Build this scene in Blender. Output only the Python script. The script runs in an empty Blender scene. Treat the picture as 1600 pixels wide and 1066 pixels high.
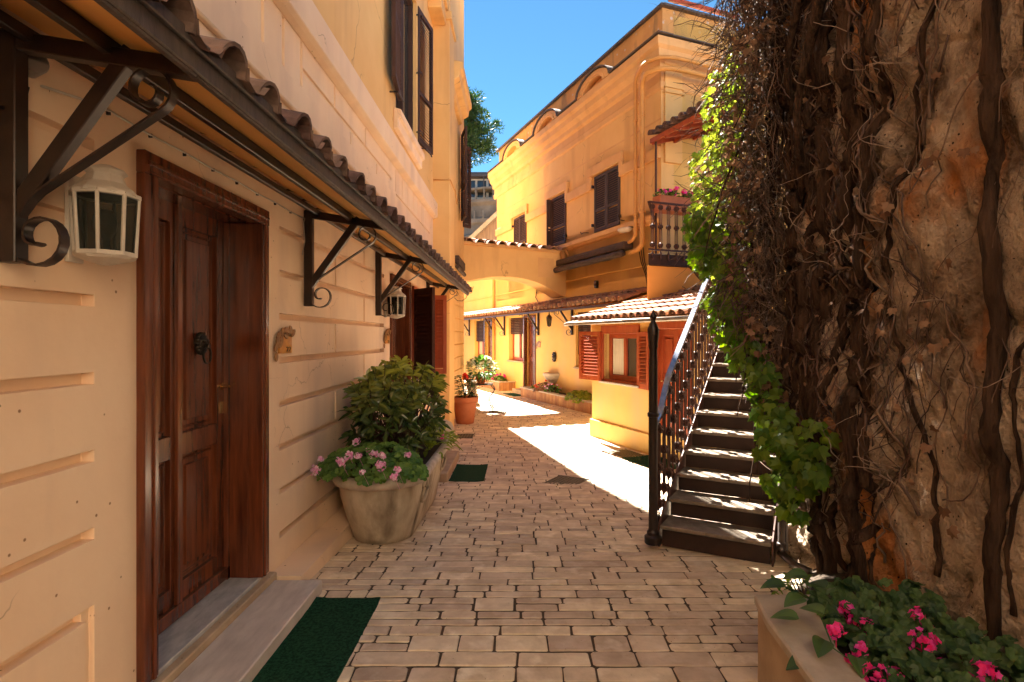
import bpy, bmesh, math, random
from mathutils import Vector, Matrix, noise
R = math.radians
random.seed(7)
sc = bpy.context.scene
C = sc.collection

# ---------------------------------------------------------------- camera, sky, sun
cam_d = bpy.data.cameras.new("camera"); cam = bpy.data.objects.new("camera", cam_d); C.objects.link(cam)
cam.location = (0, 0, 1.6); cam.rotation_euler = (R(90), 0, 0)
cam_d.lens = 20.0; cam_d.sensor_width = 36.0; cam_d.clip_start = 0.05; cam_d.clip_end = 2000
cam_d.shift_x = -12 / 1600; cam_d.shift_y = -6 / 1600
sc.camera = cam
SUN = Vector((-0.22, 0.82, 1.0)).normalized()          # towards the sun
w = bpy.data.worlds.new("World"); sc.world = w; w.use_nodes = True
wn = w.node_tree; wn.nodes.clear()
sky = wn.nodes.new('ShaderNodeTexSky'); sky.sky_type = 'NISHITA'; sky.sun_disc = False
sky.sun_elevation = math.asin(SUN.z); sky.sun_rotation = math.atan2(SUN.x, SUN.y)
sky.air_density = 0.45; sky.dust_density = 0.0; sky.ozone_density = 8.0
bg = wn.nodes.new('ShaderNodeBackground'); bg.inputs[1].default_value = 0.05
wo = wn.nodes.new('ShaderNodeOutputWorld')
shs = wn.nodes.new('ShaderNodeHueSaturation'); shs.inputs['Saturation'].default_value = 1.02; shs.inputs['Hue'].default_value = 0.478; shs.inputs['Value'].default_value = 0.6
wn.links.new(sky.outputs[0], shs.inputs['Color']); wn.links.new(shs.outputs[0], bg.inputs[0]); wn.links.new(bg.outputs[0], wo.inputs[0])
sd = bpy.data.lights.new("sun", 'SUN'); sd.energy = 5.0; sd.angle = R(0.5); sd.color = (1.0, 0.93, 0.82)
so = bpy.data.objects.new("sun", sd); C.objects.link(so); so.location = (0, 0, 20)
so.rotation_euler = SUN.to_track_quat('Z', 'Y').to_euler()
sc.view_settings.view_transform = 'Standard'; sc.view_settings.look = 'None'
sc.view_settings.exposure = 3.42; sc.view_settings.gamma = 1.0
sc.cycles.max_bounces = 10; sc.cycles.diffuse_bounces = 6; sc.cycles.glossy_bounces = 3
sc.cycles.transmission_bounces = 4; sc.cycles.transparent_max_bounces = 6
sc.cycles.caustics_reflective = False; sc.cycles.caustics_refractive = False

# ---------------------------------------------------------------- mesh builder
class MB:
    def __init__(s):
        s.v = []; s.f = []; s.r = []; s.T = Matrix.Identity(4); s.cur = 0.5
    def add(s, vs, fs, rnd=None):
        b = len(s.v); T = s.T
        s.v += [tuple(T @ Vector(p)) for p in vs]
        s.f += [tuple(i + b for i in f) for f in fs]
        s.r += [s.cur if rnd is None else rnd] * len(fs)
    def box(s, a, b, rnd=None):
        x0, y0, z0 = a; x1, y1, z1 = b
        s.add([(x0,y0,z0),(x1,y0,z0),(x1,y1,z0),(x0,y1,z0),(x0,y0,z1),(x1,y0,z1),(x1,y1,z1),(x0,y1,z1)],
              [(0,3,2,1),(4,5,6,7),(0,1,5,4),(1,2,6,5),(2,3,7,6),(3,0,4,7)], rnd)
    def beam(s, p, q, wd, ht, up=(0,0,1)):
        p = Vector(p); q = Vector(q); d = (q-p).normalized(); up = Vector(up)
        sx = d.cross(up); sx = (sx.normalized() if sx.length > 1e-6 else Vector((1,0,0))) * wd/2
        sz = sx.cross(d).normalized() * ht/2
        vs = [p-sx-sz,p+sx-sz,p+sx+sz,p-sx+sz,q-sx-sz,q+sx-sz,q+sx+sz,q-sx+sz]
        s.add(vs, [(0,1,2,3),(7,6,5,4),(0,4,5,1),(1,5,6,2),(2,6,7,3),(3,7,4,0)])
    def tube(s, pts, rad, n=6, cap=True, rnd=None):
        pts = [Vector(p) for p in pts]; m = len(pts)
        if not hasattr(rad, '__len__'): rad = [rad]*m
        vs = []; ref = Vector((0.31, 0.17, 0.93))
        for i in range(m):
            d = pts[min(i+1, m-1)] - pts[max(i-1, 0)]
            d = d.normalized() if d.length > 1e-9 else Vector((0,0,1))
            a = d.cross(ref)
            if a.length < 0.05: a = d.cross(Vector((1,0,0)))
            a.normalize(); b = d.cross(a)
            for k in range(n):
                t = 2*math.pi*k/n
                vs.append(pts[i] + (a*math.cos(t)+b*math.sin(t))*rad[i])
        fs = [(i*n+k, i*n+(k+1)%n, (i+1)*n+(k+1)%n, (i+1)*n+k) for i in range(m-1) for k in range(n)]
        if cap: fs += [tuple(range(n))[::-1], tuple((m-1)*n+k for k in range(n))]
        s.add(vs, fs, rnd)
    def lathe(s, prof, c=(0,0,0), n=16, rnd=None, sx=1.0, sy=1.0):
        vs = []; m = len(prof)
        for r, z in prof:
            for k in range(n):
                t = 2*math.pi*k/n
                vs.append((c[0]+r*sx*math.cos(t), c[1]+r*sy*math.sin(t), c[2]+z))
        fs = [(i*n+k, i*n+(k+1)%n, (i+1)*n+(k+1)%n, (i+1)*n+k) for i in range(m-1) for k in range(n)]
        fs += [tuple(range(n))[::-1], tuple((m-1)*n+k for k in range(n))]
        s.add(vs, fs, rnd)
    def prism(s, poly, o, ux, uy, un, d):
        """polygon in plane (ux,uy) from o, extruded d along un"""
        o = Vector(o); ux = Vector(ux); uy = Vector(uy); un = Vector(un)
        n = len(poly)
        vs = [o+ux*a+uy*b for a, b in poly] + [o+ux*a+uy*b+un*d for a, b in poly]
        fs = [tuple(range(n))[::-1], tuple(range(n, 2*n))] + [(i, (i+1) % n, n+(i+1) % n, n+i) for i in range(n)]
        s.add(vs, fs)
    def strip(s, pts, wdir, wd, th):
        """flat bar bent along pts, width wd along wdir, thickness th"""
        pts = [Vector(p) for p in pts]; wdir = Vector(wdir).normalized(); vs = []
        m = len(pts)
        for i in range(m):
            d = (pts[min(i+1, m-1)]-pts[max(i-1, 0)]).normalized(); nn = d.cross(wdir)*th/2; ww = wdir*wd/2
            vs += [pts[i]-ww-nn, pts[i]+ww-nn, pts[i]+ww+nn, pts[i]-ww+nn]
        fs = [(i*4+k, i*4+(k+1) % 4, i*4+4+(k+1) % 4, i*4+4+k) for i in range(m-1) for k in range(4)]
        fs += [(3,2,1,0), tuple((m-1)*4+k for k in range(4))]
        s.add(vs, fs)
    def build(s, name, mat, parent=None, smooth=False, bevel=0, weld=False, auto=None):
        me = bpy.data.meshes.new(name)
        off = Vector((0,0,0))
        if parent is not None:
            p = parent
            while p is not None:
                off = off + p.location; p = p.parent
        me.from_pydata([Vector(v)-off for v in s.v], [], s.f)
        at = me.attributes.new('rnd', 'FLOAT', 'FACE'); at.data.foreach_set('value', s.r)
        if weld or bevel:
            bm = bmesh.new(); bm.from_mesh(me)
            bmesh.ops.remove_doubles(bm, verts=bm.verts, dist=0.0004)
            bmesh.ops.recalc_face_normals(bm, faces=bm.faces)
            bm.to_mesh(me); bm.free()
        me.materials.append(mat)
        if smooth:
            me.polygons.foreach_set('use_smooth', [True]*len(me.polygons))
            if auto: 
                try: me.set_sharp_from_angle(angle=R(auto))
                except Exception: pass
        me.update()
        o = bpy.data.objects.new(name, me); C.objects.link(o)
        if parent is not None: o.parent = parent
        if bevel:
            b = o.modifiers.new('bevel', 'BEVEL'); b.width = bevel; b.segments = 1 if bevel < 0.012 else 2
            b.limit_method = 'ANGLE'; b.angle_limit = R(40)
        return o

def tag(o, label=None, cat=None, group=None, kind=None):
    if label: o['label'] = label
    if cat: o['category'] = cat
    if group: o['group'] = group
    if kind: o['kind'] = kind
    return o
def thing(name, label, cat, loc=(0,0,0), group=None):
    o = bpy.data.objects.new(name, None); C.objects.link(o); o.location = loc
    o.empty_display_size = 0.2
    return tag(o, label, cat, group)

# ---------------------------------------------------------------- materials
def new_mat(name):
    m = bpy.data.materials.new(name); m.use_nodes = True
    nt = m.node_tree; b = nt.nodes['Principled BSDF']
    return m, nt, b
def surf(name, col, col2=None, rough=0.8, scale=3.0, stretch=(1,1,1), bump=0.3, bscale=60.0, bdist=0.004,
         rnd=0.0, detail=6.0, spec=0.35, metal=0.0, lo=0.35, hi=0.68, spots=None, coat=0.0, streak=None, cracks=None):
    m, nt, b = new_mat(name); N = nt.nodes; L = nt.links
    tc = N.new('ShaderNodeTexCoord'); mp = N.new('ShaderNodeMapping'); L.new(tc.outputs['Object'], mp.inputs[0])
    mp.inputs['Scale'].default_value = stretch
    n1 = N.new('ShaderNodeTexNoise'); n1.inputs['Scale'].default_value = scale; n1.inputs['Detail'].default_value = detail
    n1.inputs['Roughness'].default_value = 0.62
    L.new(mp.outputs[0], n1.inputs['Vector'])
    mr = N.new('ShaderNodeMapRange'); mr.inputs[1].default_value = lo; mr.inputs[2].default_value = hi
    L.new(n1.outputs[0], mr.inputs[0])
    mx = N.new('ShaderNodeMix'); mx.data_type = 'RGBA'
    col2 = col2 or tuple(c*0.72 for c in col)
    mx.inputs[6].default_value = (*col, 1); mx.inputs[7].default_value = (*col2, 1)
    L.new(mr.outputs[0], mx.inputs[0]); out = mx.outputs[2]
    if streak:
        scol, slo, shi, sstr = streak
        mp2 = N.new('ShaderNodeMapping'); L.new(tc.outputs['Object'], mp2.inputs[0]); mp2.inputs['Scale'].default_value = sstr
        n3 = N.new('ShaderNodeTexNoise'); n3.inputs['Scale'].default_value = 1.0; n3.inputs['Detail'].default_value = 5
        L.new(mp2.outputs[0], n3.inputs['Vector'])
        m3 = N.new('ShaderNodeMapRange'); m3.inputs[1].default_value = slo; m3.inputs[2].default_value = shi
        L.new(n3.outputs[0], m3.inputs[0])
        x3 = N.new('ShaderNodeMix'); x3.data_type = 'RGBA'; L.new(m3.outputs[0], x3.inputs[0])
        L.new(out, x3.inputs[6]); x3.inputs[7].default_value = (*scol, 1); out = x3.outputs[2]
    if spots:
        ssc, scol, th = spots
        v = N.new('ShaderNodeTexVoronoi'); v.inputs['Scale'].default_value = ssc
        L.new(tc.outputs['Object'], v.inputs['Vector'])
        m4 = N.new('ShaderNodeMapRange'); m4.inputs[1].default_value = th; m4.inputs[2].default_value = th*0.6
        L.new(v.outputs['Distance'], m4.inputs[0])
        nb = N.new('ShaderNodeTexNoise'); nb.inputs['Scale'].default_value = ssc*0.35; L.new(tc.outputs['Object'], nb.inputs['Vector'])
        gt = N.new('ShaderNodeMath'); gt.operation = 'GREATER_THAN'; gt.inputs[1].default_value = 0.56; L.new(nb.outputs[0], gt.inputs[0])
        mu = N.new('ShaderNodeMath'); mu.operation = 'MULTIPLY'; L.new(m4.outputs[0], mu.inputs[0]); L.new(gt.outputs[0], mu.inputs[1])
        x4 = N.new('ShaderNodeMix'); x4.data_type = 'RGBA'; L.new(mu.outputs[0], x4.inputs[0])
        L.new(out, x4.inputs[6]); x4.inputs[7].default_value = (*scol, 1); out = x4.outputs[2]
    if cracks:
        ccol, csc = cracks
        nd = N.new('ShaderNodeTexNoise'); nd.inputs['Scale'].default_value = csc*2.2; nd.inputs['Detail'].default_value = 4; L.new(tc.outputs['Object'], nd.inputs['Vector'])
        va = N.new('ShaderNodeVectorMath'); va.operation = 'MULTIPLY_ADD'; L.new(nd.outputs['Color'], va.inputs[0]); va.inputs[1].default_value = (0.5,0.5,0.5); L.new(tc.outputs['Object'], va.inputs[2])
        vv_ = N.new('ShaderNodeTexVoronoi'); vv_.feature = 'DISTANCE_TO_EDGE'; vv_.inputs['Scale'].default_value = csc; L.new(va.outputs[0], vv_.inputs['Vector'])
        c1 = N.new('ShaderNodeMapRange'); c1.inputs[1].default_value = 0.0055; c1.inputs[2].default_value = 0.0015; L.new(vv_.outputs['Distance'], c1.inputs[0])
        nm = N.new('ShaderNodeTexNoise'); nm.inputs['Scale'].default_value = 1.1; L.new(tc.outputs['Object'], nm.inputs['Vector'])
        c2 = N.new('ShaderNodeMapRange'); c2.inputs[1].default_value = 0.55; c2.inputs[2].default_value = 0.62; c2.inputs[4].default_value = 0.55; L.new(nm.outputs[0], c2.inputs[0])
        cm = N.new('ShaderNodeMath'); cm.operation = 'MULTIPLY'; L.new(c1.outputs[0], cm.inputs[0]); L.new(c2.outputs[0], cm.inputs[1])
        xc = N.new('ShaderNodeMix'); xc.data_type = 'RGBA'; L.new(cm.outputs[0], xc.inputs[0]); L.new(out, xc.inputs[6]); xc.inputs[7].default_value = (*ccol, 1); out = xc.outputs[2]
    if rnd:
        at = N.new('ShaderNodeAttribute'); at.attribute_name = 'rnd'
        m5 = N.new('ShaderNodeMapRange'); m5.inputs[3].default_value = 1-rnd; m5.inputs[4].default_value = 1+rnd*0.8
        L.new(at.outputs['Fac'], m5.inputs[0])
        hs = N.new('ShaderNodeHueSaturation'); L.new(out, hs.inputs['Color']); L.new(m5.outputs[0], hs.inputs['Value'])
        m6 = N.new('ShaderNodeMath'); m6.operation = 'MULTIPLY_ADD'; L.new(at.outputs['Fac'], m6.inputs[0])
        m6.inputs[1].default_value = 0.03*min(1, rnd*3); m6.inputs[2].default_value = 0.5-0.015*min(1, rnd*3)
        L.new(m6.outputs[0], hs.inputs['Hue'])
        out = hs.outputs[0]
    L.new(out, b.inputs['Base Color'])
    b.inputs['Roughness'].default_value = rough; b.inputs['Specular IOR Level'].default_value = spec
    b.inputs['Metallic'].default_value = metal
    if coat: b.inputs['Coat Weight'].default_value = coat; b.inputs['Coat Roughness'].default_value = 0.15
    if bump:
        n2 = N.new('ShaderNodeTexNoise'); n2.inputs['Scale'].default_value = bscale; n2.inputs['Detail'].default_value = 5
        L.new(mp.outputs[0], n2.inputs['Vector'])
        bp = N.new('ShaderNodeBump'); bp.inputs['Strength'].default_value = bump; bp.inputs['Distance'].default_value = bdist
        L.new(n2.outputs[0], bp.inputs['Height']); L.new(bp.outputs[0], b.inputs['Normal'])
    return m
def leafmat(name, col, col2, trans=0.35, rough=0.45, tcol=None):
    m, nt, b = new_mat(name); N = nt.nodes; L = nt.links
    at = N.new('ShaderNodeAttribute'); at.attribute_name = 'rnd'
    mx = N.new('ShaderNodeMix'); mx.data_type = 'RGBA'; L.new(at.outputs['Fac'], mx.inputs[0])
    mx.inputs[6].default_value = (*col, 1); mx.inputs[7].default_value = (*col2, 1)
    L.new(mx.outputs[2], b.inputs['Base Color']); b.inputs['Roughness'].default_value = rough
    b.inputs['Specular IOR Level'].default_value = 0.4
    tr = N.new('ShaderNodeBsdfTranslucent')
    hs = N.new('ShaderNodeHueSaturation'); hs.inputs['Value'].default_value = 1.7; hs.inputs['Saturation'].default_value = 1.1
    L.new(mx.outputs[2], hs.inputs['Color']); L.new(hs.outputs[0], tr.inputs[0])
    if tcol: tr.inputs[0].default_value = (*tcol, 1); nt.links.remove(tr.inputs[0].links[0])
    ms = N.new('ShaderNodeMixShader'); ms.inputs[0].default_value = trans
    L.new(b.outputs[0], ms.inputs[1]); L.new(tr.outputs[0], ms.inputs[2])
    L.new(ms.outputs[0], N['Material Output'].inputs[0])
    return m

M = {}
M['peach'] = surf('peach_plaster', (0.86,0.655,0.465), (0.78,0.56,0.38), rough=0.75, scale=1.1, bump=0.4, bscale=9, bdist=0.012,
                  spots=(14, (0.30,0.17,0.09), 0.10), streak=((0.68,0.50,0.37), 0.5, 0.72, (2.2,2.2,0.5)), cracks=((0.25,0.15,0.09), 1.2))
M['ochre'] = surf('ochre_plaster', (0.79,0.51,0.215), (0.71,0.425,0.16), rough=0.8, scale=0.8, bump=0.2, bscale=25, bdist=0.005,
                  streak=((0.56,0.31,0.13), 0.54, 0.78, (2.2,2.2,0.3)), cracks=((0.28,0.14,0.06), 0.7))
M['trim'] = surf('trim_plaster', (0.74,0.45,0.20), (0.66,0.37,0.15), rough=0.75, scale=1.5, bump=0.15, bscale=25,
                 streak=((0.48,0.26,0.11), 0.58, 0.85, (3,3,0.8)))
M['parapet'] = surf('weathered_plaster', (0.66,0.36,0.13), (0.50,0.26,0.10), rough=0.9, scale=1.6, bump=0.3, bscale=22,
                    streak=((0.18,0.13,0.09), 0.52, 0.70, (2.6,2.6,0.9)), spots=(7,(0.55,0.45,0.40),0.3))
M['yellow'] = surf('yellow_plaster', (0.76,0.50,0.17), (0.70,0.43,0.13), rough=0.8, scale=0.9, bump=0.2, bscale=20, bdist=0.005,
                   streak=((0.66,0.42,0.20), 0.5, 0.8, (2,2,0.5)))
M['orange'] = surf('orange_plaster', (0.84,0.42,0.11), (0.78,0.37,0.09), rough=0.8, scale=0.9, bump=0.2, bscale=20)
M['ceiling'] = surf('orange_boards', (0.85,0.46,0.14), (0.80,0.40,0.11), rough=0.7, scale=3, stretch=(6,0.4,1), bump=0.1)
M['cream'] = surf('cream_plaster', (0.80,0.66,0.48), (0.75,0.60,0.42), rough=0.85, scale=1, bump=0.2)
M['wood'] = surf('varnished_wood', (0.17,0.044,0.015), (0.055,0.012,0.005), rough=0.26, scale=7, stretch=(3,3,0.25), bump=0.12,
                 bscale=30, spec=0.5, coat=0.25)
M['redwood'] = surf('red_stained_wood', (0.42,0.085,0.028), (0.30,0.05,0.016), rough=0.4, scale=6, stretch=(2,2,0.4), bump=0.1, bscale=30, spec=0.5)
M['shadedwood'] = surf('shaded_wood', (0.07,0.022,0.012), (0.045,0.014,0.008), rough=0.6, scale=6, bump=0.1, spec=0.2)  # shutter wood with the shade on it put into the colour
M['shutter'] = surf('dark_brown_paint', (0.075,0.04,0.032), (0.05,0.026,0.02), rough=0.7, scale=5, bump=0.08, spec=0.2)
M['greyshut'] = surf('slate_paint', (0.085,0.06,0.058), (0.06,0.042,0.04), rough=0.7, scale=5, bump=0.08, spec=0.2)
M['iron'] = surf('black_iron', (0.022,0.014,0.012), (0.04,0.022,0.016), rough=0.38, scale=14, bump=0.15, bscale=90, spec=0.6, metal=0.3)
M['rust'] = surf('rusty_brown_iron', (0.085,0.03,0.018), (0.04,0.015,0.01), rough=0.5, scale=12, bump=0.3, bscale=70, spec=0.5, metal=0.2)
M['tile'] = surf('terracotta_tile', (0.42,0.23,0.15), (0.27,0.15,0.10), rough=0.9, scale=9, bump=0.5, bscale=60, rnd=0.35,
                 streak=((0.14,0.10,0.08), 0.55, 0.8, (6,6,6)))
M['oldtile'] = surf('weathered_tile', (0.20,0.12,0.10), (0.10,0.065,0.055), rough=0.95, scale=14, bump=0.7, bscale=70, rnd=0.3,
                    streak=((0.32,0.24,0.20), 0.6, 0.8, (9,9,9)))
M['gutter'] = surf('dark_lead', (0.085,0.07,0.065), (0.14,0.11,0.10), rough=0.6, scale=10, stretch=(1,4,1), bump=0.3, bscale=40, metal=0.3)
M['steelgutter'] = surf('aged_zinc', (0.42,0.36,0.30), (0.28,0.23,0.18), rough=0.35, scale=8, bump=0.1, metal=0.7)
M['marble'] = surf('veined_marble', (0.66,0.59,0.53), (0.48,0.42,0.38), rough=0.5, scale=5, stretch=(3,0.8,1), bump=0.12, bscale=40)
M['greymarble'] = surf('grey_marble', (0.50,0.49,0.48), (0.32,0.32,0.32), rough=0.45, scale=9, stretch=(3,1,1), bump=0.15, bscale=40)
M['stone'] = surf('travertine', (0.50,0.38,0.26), (0.36,0.26,0.17), rough=0.85, scale=4, bump=0.5, bscale=30, spots=(30, (0.18,0.12,0.07), 0.16))
M['coping'] = surf('coping_stone', (0.52,0.45,0.36), (0.36,0.30,0.23), rough=0.8, scale=5, bump=0.4, bscale=35)
M['tub'] = surf('carved_stone', (0.55,0.465,0.36), (0.36,0.295,0.215), rough=0.9, scale=4, stretch=(1.6,1.6,0.7), bump=0.55, bscale=26, bdist=0.008,
                streak=((0.09,0.06,0.035), 0.54, 0.75, (4,4,1.2)), spots=(22, (0.42,0.34,0.24), 0.12))
M['tubrim'] = surf('worn_stone_rim', (0.55,0.46,0.38), (0.36,0.30,0.24), rough=0.9, scale=10, bump=0.6, bscale=60)
M['paver'] = surf('paving_stone', (0.76,0.62,0.455), (0.54,0.42,0.295), rough=0.78, scale=5, bump=0.55, bscale=22, bdist=0.007, rnd=0.22,
                  streak=((0.80,0.68,0.53), 0.52, 0.7, (9,9,9)), spots=(35, (0.16,0.11,0.07), 0.10))
M['joint'] = surf('sandy_joint', (0.10,0.07,0.045), (0.05,0.034,0.022), rough=0.95, scale=8, bump=0.5, bscale=80)
M['earth'] = surf('earth', (0.16,0.11,0.07), rough=0.95, scale=2, bump=0.5, bscale=10)
M['soil'] = surf('soil', (0.05,0.033,0.02), rough=0.95, scale=9, bump=1.0, bscale=40, bdist=0.02)
M['mat'] = surf('green_carpet', (0.02,0.085,0.042), (0.007,0.035,0.018), rough=0.95, scale=60, bump=1.0, bscale=220, bdist=0.01, spec=0.1, lo=0.42, hi=0.58)
M['terracotta'] = surf('terracotta_pot', (0.46,0.155,0.07), (0.36,0.115,0.055), rough=0.7, scale=5, bump=0.15, bscale=50)
M['whitepaint'] = surf('white_paint', (0.66,0.60,0.52), (0.50,0.44,0.37), rough=0.5, scale=7, bump=0.15, bscale=50)
M['grey'] = surf('grey_plastic', (0.30,0.25,0.22), rough=0.5, scale=5, bump=0.05)
M['brass'] = surf('brass', (0.75,0.48,0.20), (0.5,0.3,0.12), rough=0.25, scale=12, bump=0.05, metal=1.0)
M['bronze'] = surf('dark_bronze', (0.07,0.055,0.04), (0.03,0.024,0.02), rough=0.35, scale=30, bump=0.5, bscale=120, metal=0.8)
M['ceramic'] = surf('ochre_ceramic', (0.62,0.28,0.05), (0.42,0.15,0.03), rough=0.3, scale=14, bump=0.05, spec=0.5)
M['ornament'] = surf('brown_glazed_clay', (0.34,0.17,0.07), (0.16,0.08,0.035), rough=0.35, scale=20, bump=0.3)
M['curtain'] = surf('cream_curtain', (0.72,0.64,0.48), (0.55,0.48,0.35), rough=0.9, scale=9, stretch=(8,8,0.3), bump=0.4, bscale=40, bdist=0.02)
M['awning'] = surf('dark_awning', (0.035,0.024,0.022), (0.09,0.06,0.05), rough=0.7, scale=6, stretch=(1,1,4), bump=0.3, bscale=20)
M['treadplate'] = surf('worn_tread_plate', (0.34,0.275,0.215), (0.19,0.15,0.11), rough=0.42, scale=16, bump=0.9, bscale=130, bdist=0.003, metal=0.5, spec=0.6)
M['riser'] = surf('brown_riser', (0.05,0.025,0.018), (0.028,0.014,0.01), rough=0.6, scale=8, bump=0.3, bscale=50)
M['rail'] = surf('worn_blue_rail', (0.30,0.33,0.42), (0.20,0.21,0.27), rough=0.22, scale=18, bump=0.1, metal=0.6, spec=0.7)
M['manhole'] = surf('cast_iron_cover', (0.075,0.065,0.04), (0.17,0.14,0.09), rough=0.55, scale=60, bump=0.8, bscale=80, metal=0.4)
M['brickcurb'] = surf('brick_kerb', (0.48,0.26,0.13), (0.36,0.18,0.09), rough=0.9, scale=7, bump=0.5, bscale=30, rnd=0.2)
M['barkwall'] = surf('rough_tuff', (0.58,0.45,0.33), (0.12,0.07,0.042), rough=0.95, scale=2.6, stretch=(1,1,0.8), bump=1.0, bscale=55, bdist=0.045,
                     streak=((0.46,0.185,0.06), 0.53, 0.66, (2.3,2.3,1.5)), spots=(30, (0.04,0.025,0.015), 0.2), detail=9, spec=0.12, lo=0.42, hi=0.62, cracks=((0.03,0.018,0.01), 1.6))
M['stem'] = surf('vine_bark', (0.095,0.055,0.036), (0.022,0.013,0.009), rough=0.95, scale=9, stretch=(2,2,0.3), bump=1.0, bscale=34, bdist=0.03, spec=0.1)
M['twig'] = surf('dry_twig', (0.22,0.14,0.10), (0.07,0.04,0.03), rough=0.85, scale=5, bump=0.2, rnd=0.45)
M['paletwig'] = surf('bleached_twig', (0.38,0.29,0.22), (0.24,0.17,0.12), rough=0.8, scale=8, bump=0.2)
M['ivy'] = leafmat('ivy_leaf', (0.055,0.13,0.012), (0.17,0.25,0.025), 0.45, 0.4)
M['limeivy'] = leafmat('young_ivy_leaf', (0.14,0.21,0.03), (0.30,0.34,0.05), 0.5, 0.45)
M['deadleaf'] = leafmat('dead_leaf', (0.15,0.07,0.035), (0.33,0.20,0.12), 0.25, 0.7)
M['shadeleaf'] = leafmat('shaded_ivy_leaf', (0.035,0.028,0.014), (0.085,0.055,0.028), 0.1, 0.8)  # ivy backing behind the twigs, its shade put into the dark colour
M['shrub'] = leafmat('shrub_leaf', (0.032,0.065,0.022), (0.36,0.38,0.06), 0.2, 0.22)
M['geran'] = leafmat('geranium_leaf', (0.05,0.13,0.025), (0.17,0.30,0.06), 0.3, 0.5)
M['dgeran'] = leafmat('dark_geranium_leaf', (0.03,0.07,0.022), (0.09,0.16,0.045), 0.25, 0.5)
M['palefl'] = leafmat('pale_pink_petal', (0.75,0.30,0.55), (0.88,0.76,0.84), 0.3, 0.6)
M['magfl'] = leafmat('magenta_petal', (0.85,0.02,0.22), (0.86,0.12,0.55), 0.3, 0.6)
M['redfl'] = leafmat('red_petal', (0.70,0.03,0.02), (0.75,0.10,0.06), 0.3, 0.6)
M['whitefl'] = leafmat('white_petal', (0.80,0.78,0.70), (0.72,0.76,0.60), 0.3, 0.6)
M['pinkfl'] = leafmat('pink_petal', (0.70,0.22,0.25), (0.65,0.08,0.12), 0.3, 0.6)
M['pine'] = leafmat('pine_needles', (0.012,0.04,0.012), (0.04,0.095,0.018), 0.12, 0.6)
M['bark'] = surf('pine_bark', (0.12,0.07,0.045), rough=0.9, scale=3, bump=0.8, bscale=10)
M['towerstone'] = surf('tower_masonry', (0.30,0.245,0.19), (0.16,0.13,0.10), rough=0.95, scale=0.7, bump=0.8, bscale=3, bdist=0.1,
                       streak=((0.20,0.17,0.10), 0.5, 0.7, (0.5,0.5,0.2)))
M['gable'] = surf('pinkish_board_wall', (0.36,0.255,0.19), (0.22,0.15,0.11), rough=0.95, scale=3, stretch=(2,2,0.15), bump=0.5, bscale=8)
M['pipe'] = surf('painted_pipe', (0.66,0.34,0.10), (0.55,0.27,0.08), rough=0.5, scale=3, bump=0.08)
m, nt, b = new_mat('window_glass'); b.inputs['Base Color'].default_value = (0.03,0.035,0.035,1); b.inputs['Roughness'].default_value = 0.06
b.inputs['Specular IOR Level'].default_value = 0.7; M['glass'] = m
m, nt, b = new_mat('lantern_glass'); b.inputs['Base Color'].default_value = (0.12,0.13,0.11,1); b.inputs['Roughness'].default_value = 0.05
b.inputs['Transmission Weight'].default_value = 0.8; b.inputs['IOR'].default_value = 1.1; M['lglass'] = m
M['bulb'] = surf('frosted_bulb', (0.75,0.72,0.62), rough=0.3, bump=0)

# ---------------------------------------------------------------- helpers for architecture
def gridwall(mb, o, u, n, ext, rects, v=(0,0,1), back=None):
    """wall in plane (u,v) from o, n outward. ext=(u0,u1,v0,v1). rects: (u0,u1,v0,v1,depth) later wins; depth along n; None = hole"""
    o = Vector(o); u = Vector(u); n = Vector(n); v = Vector(v)
    u0,u1,v0,v1 = ext
    us = {round(u0,4), round(u1,4)}; vs = {round(v0,4), round(v1,4)}
    for r in rects:
        for a in (r[0], r[1]):
            if u0 < a < u1: us.add(round(a,4))
        for a in (r[2], r[3]):
            if v0 < a < v1: vs.add(round(a,4))
    us = sorted(us); vs = sorted(vs)
    D = []
    for i in range(len(us)-1):
        row = []
        cu = (us[i]+us[i+1])/2
        for j in range(len(vs)-1):
            cv = (vs[j]+vs[j+1])/2; d = 0.0
            for r in rects:
                if r[0] < cu < r[1] and r[2] < cv < r[3]: d = r[4]
            row.append(d)
        D.append(row)
    P = lambda a, c, d: tuple(o+u*a+v*c+n*d)
    def quad(a, b2, c, d): mb.add([a,b2,c,d], [(0,1,2,3)])
    hole = -0.3
    for i in range(len(us)-1):
        for j in range(len(vs)-1):
            d = D[i][j]
            if d is not None: quad(P(us[i],vs[j],d), P(us[i+1],vs[j],d), P(us[i+1],vs[j+1],d), P(us[i],vs[j+1],d))
            dd = hole if d is None else d
            if i+1 < len(us)-1:
                e = D[i+1][j]; ee = hole if e is None else e
                if abs(ee-dd) > 1e-5: quad(P(us[i+1],vs[j],dd), P(us[i+1],vs[j+1],dd), P(us[i+1],vs[j+1],ee), P(us[i+1],vs[j],ee))
            if j+1 < len(vs)-1:
                e = D[i][j+1]; ee = hole if e is None else e
                if abs(ee-dd) > 1e-5: quad(P(us[i],vs[j+1],dd), P(us[i+1],vs[j+1],dd), P(us[i+1],vs[j+1],ee), P(us[i],vs[j+1],ee))

def moulding(mb, o, u, n, L, prof):
    """extruded moulding: prof list of (d along n, z)"""
    mb.prism(prof, o, n, (0,0,1), u, L)

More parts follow.
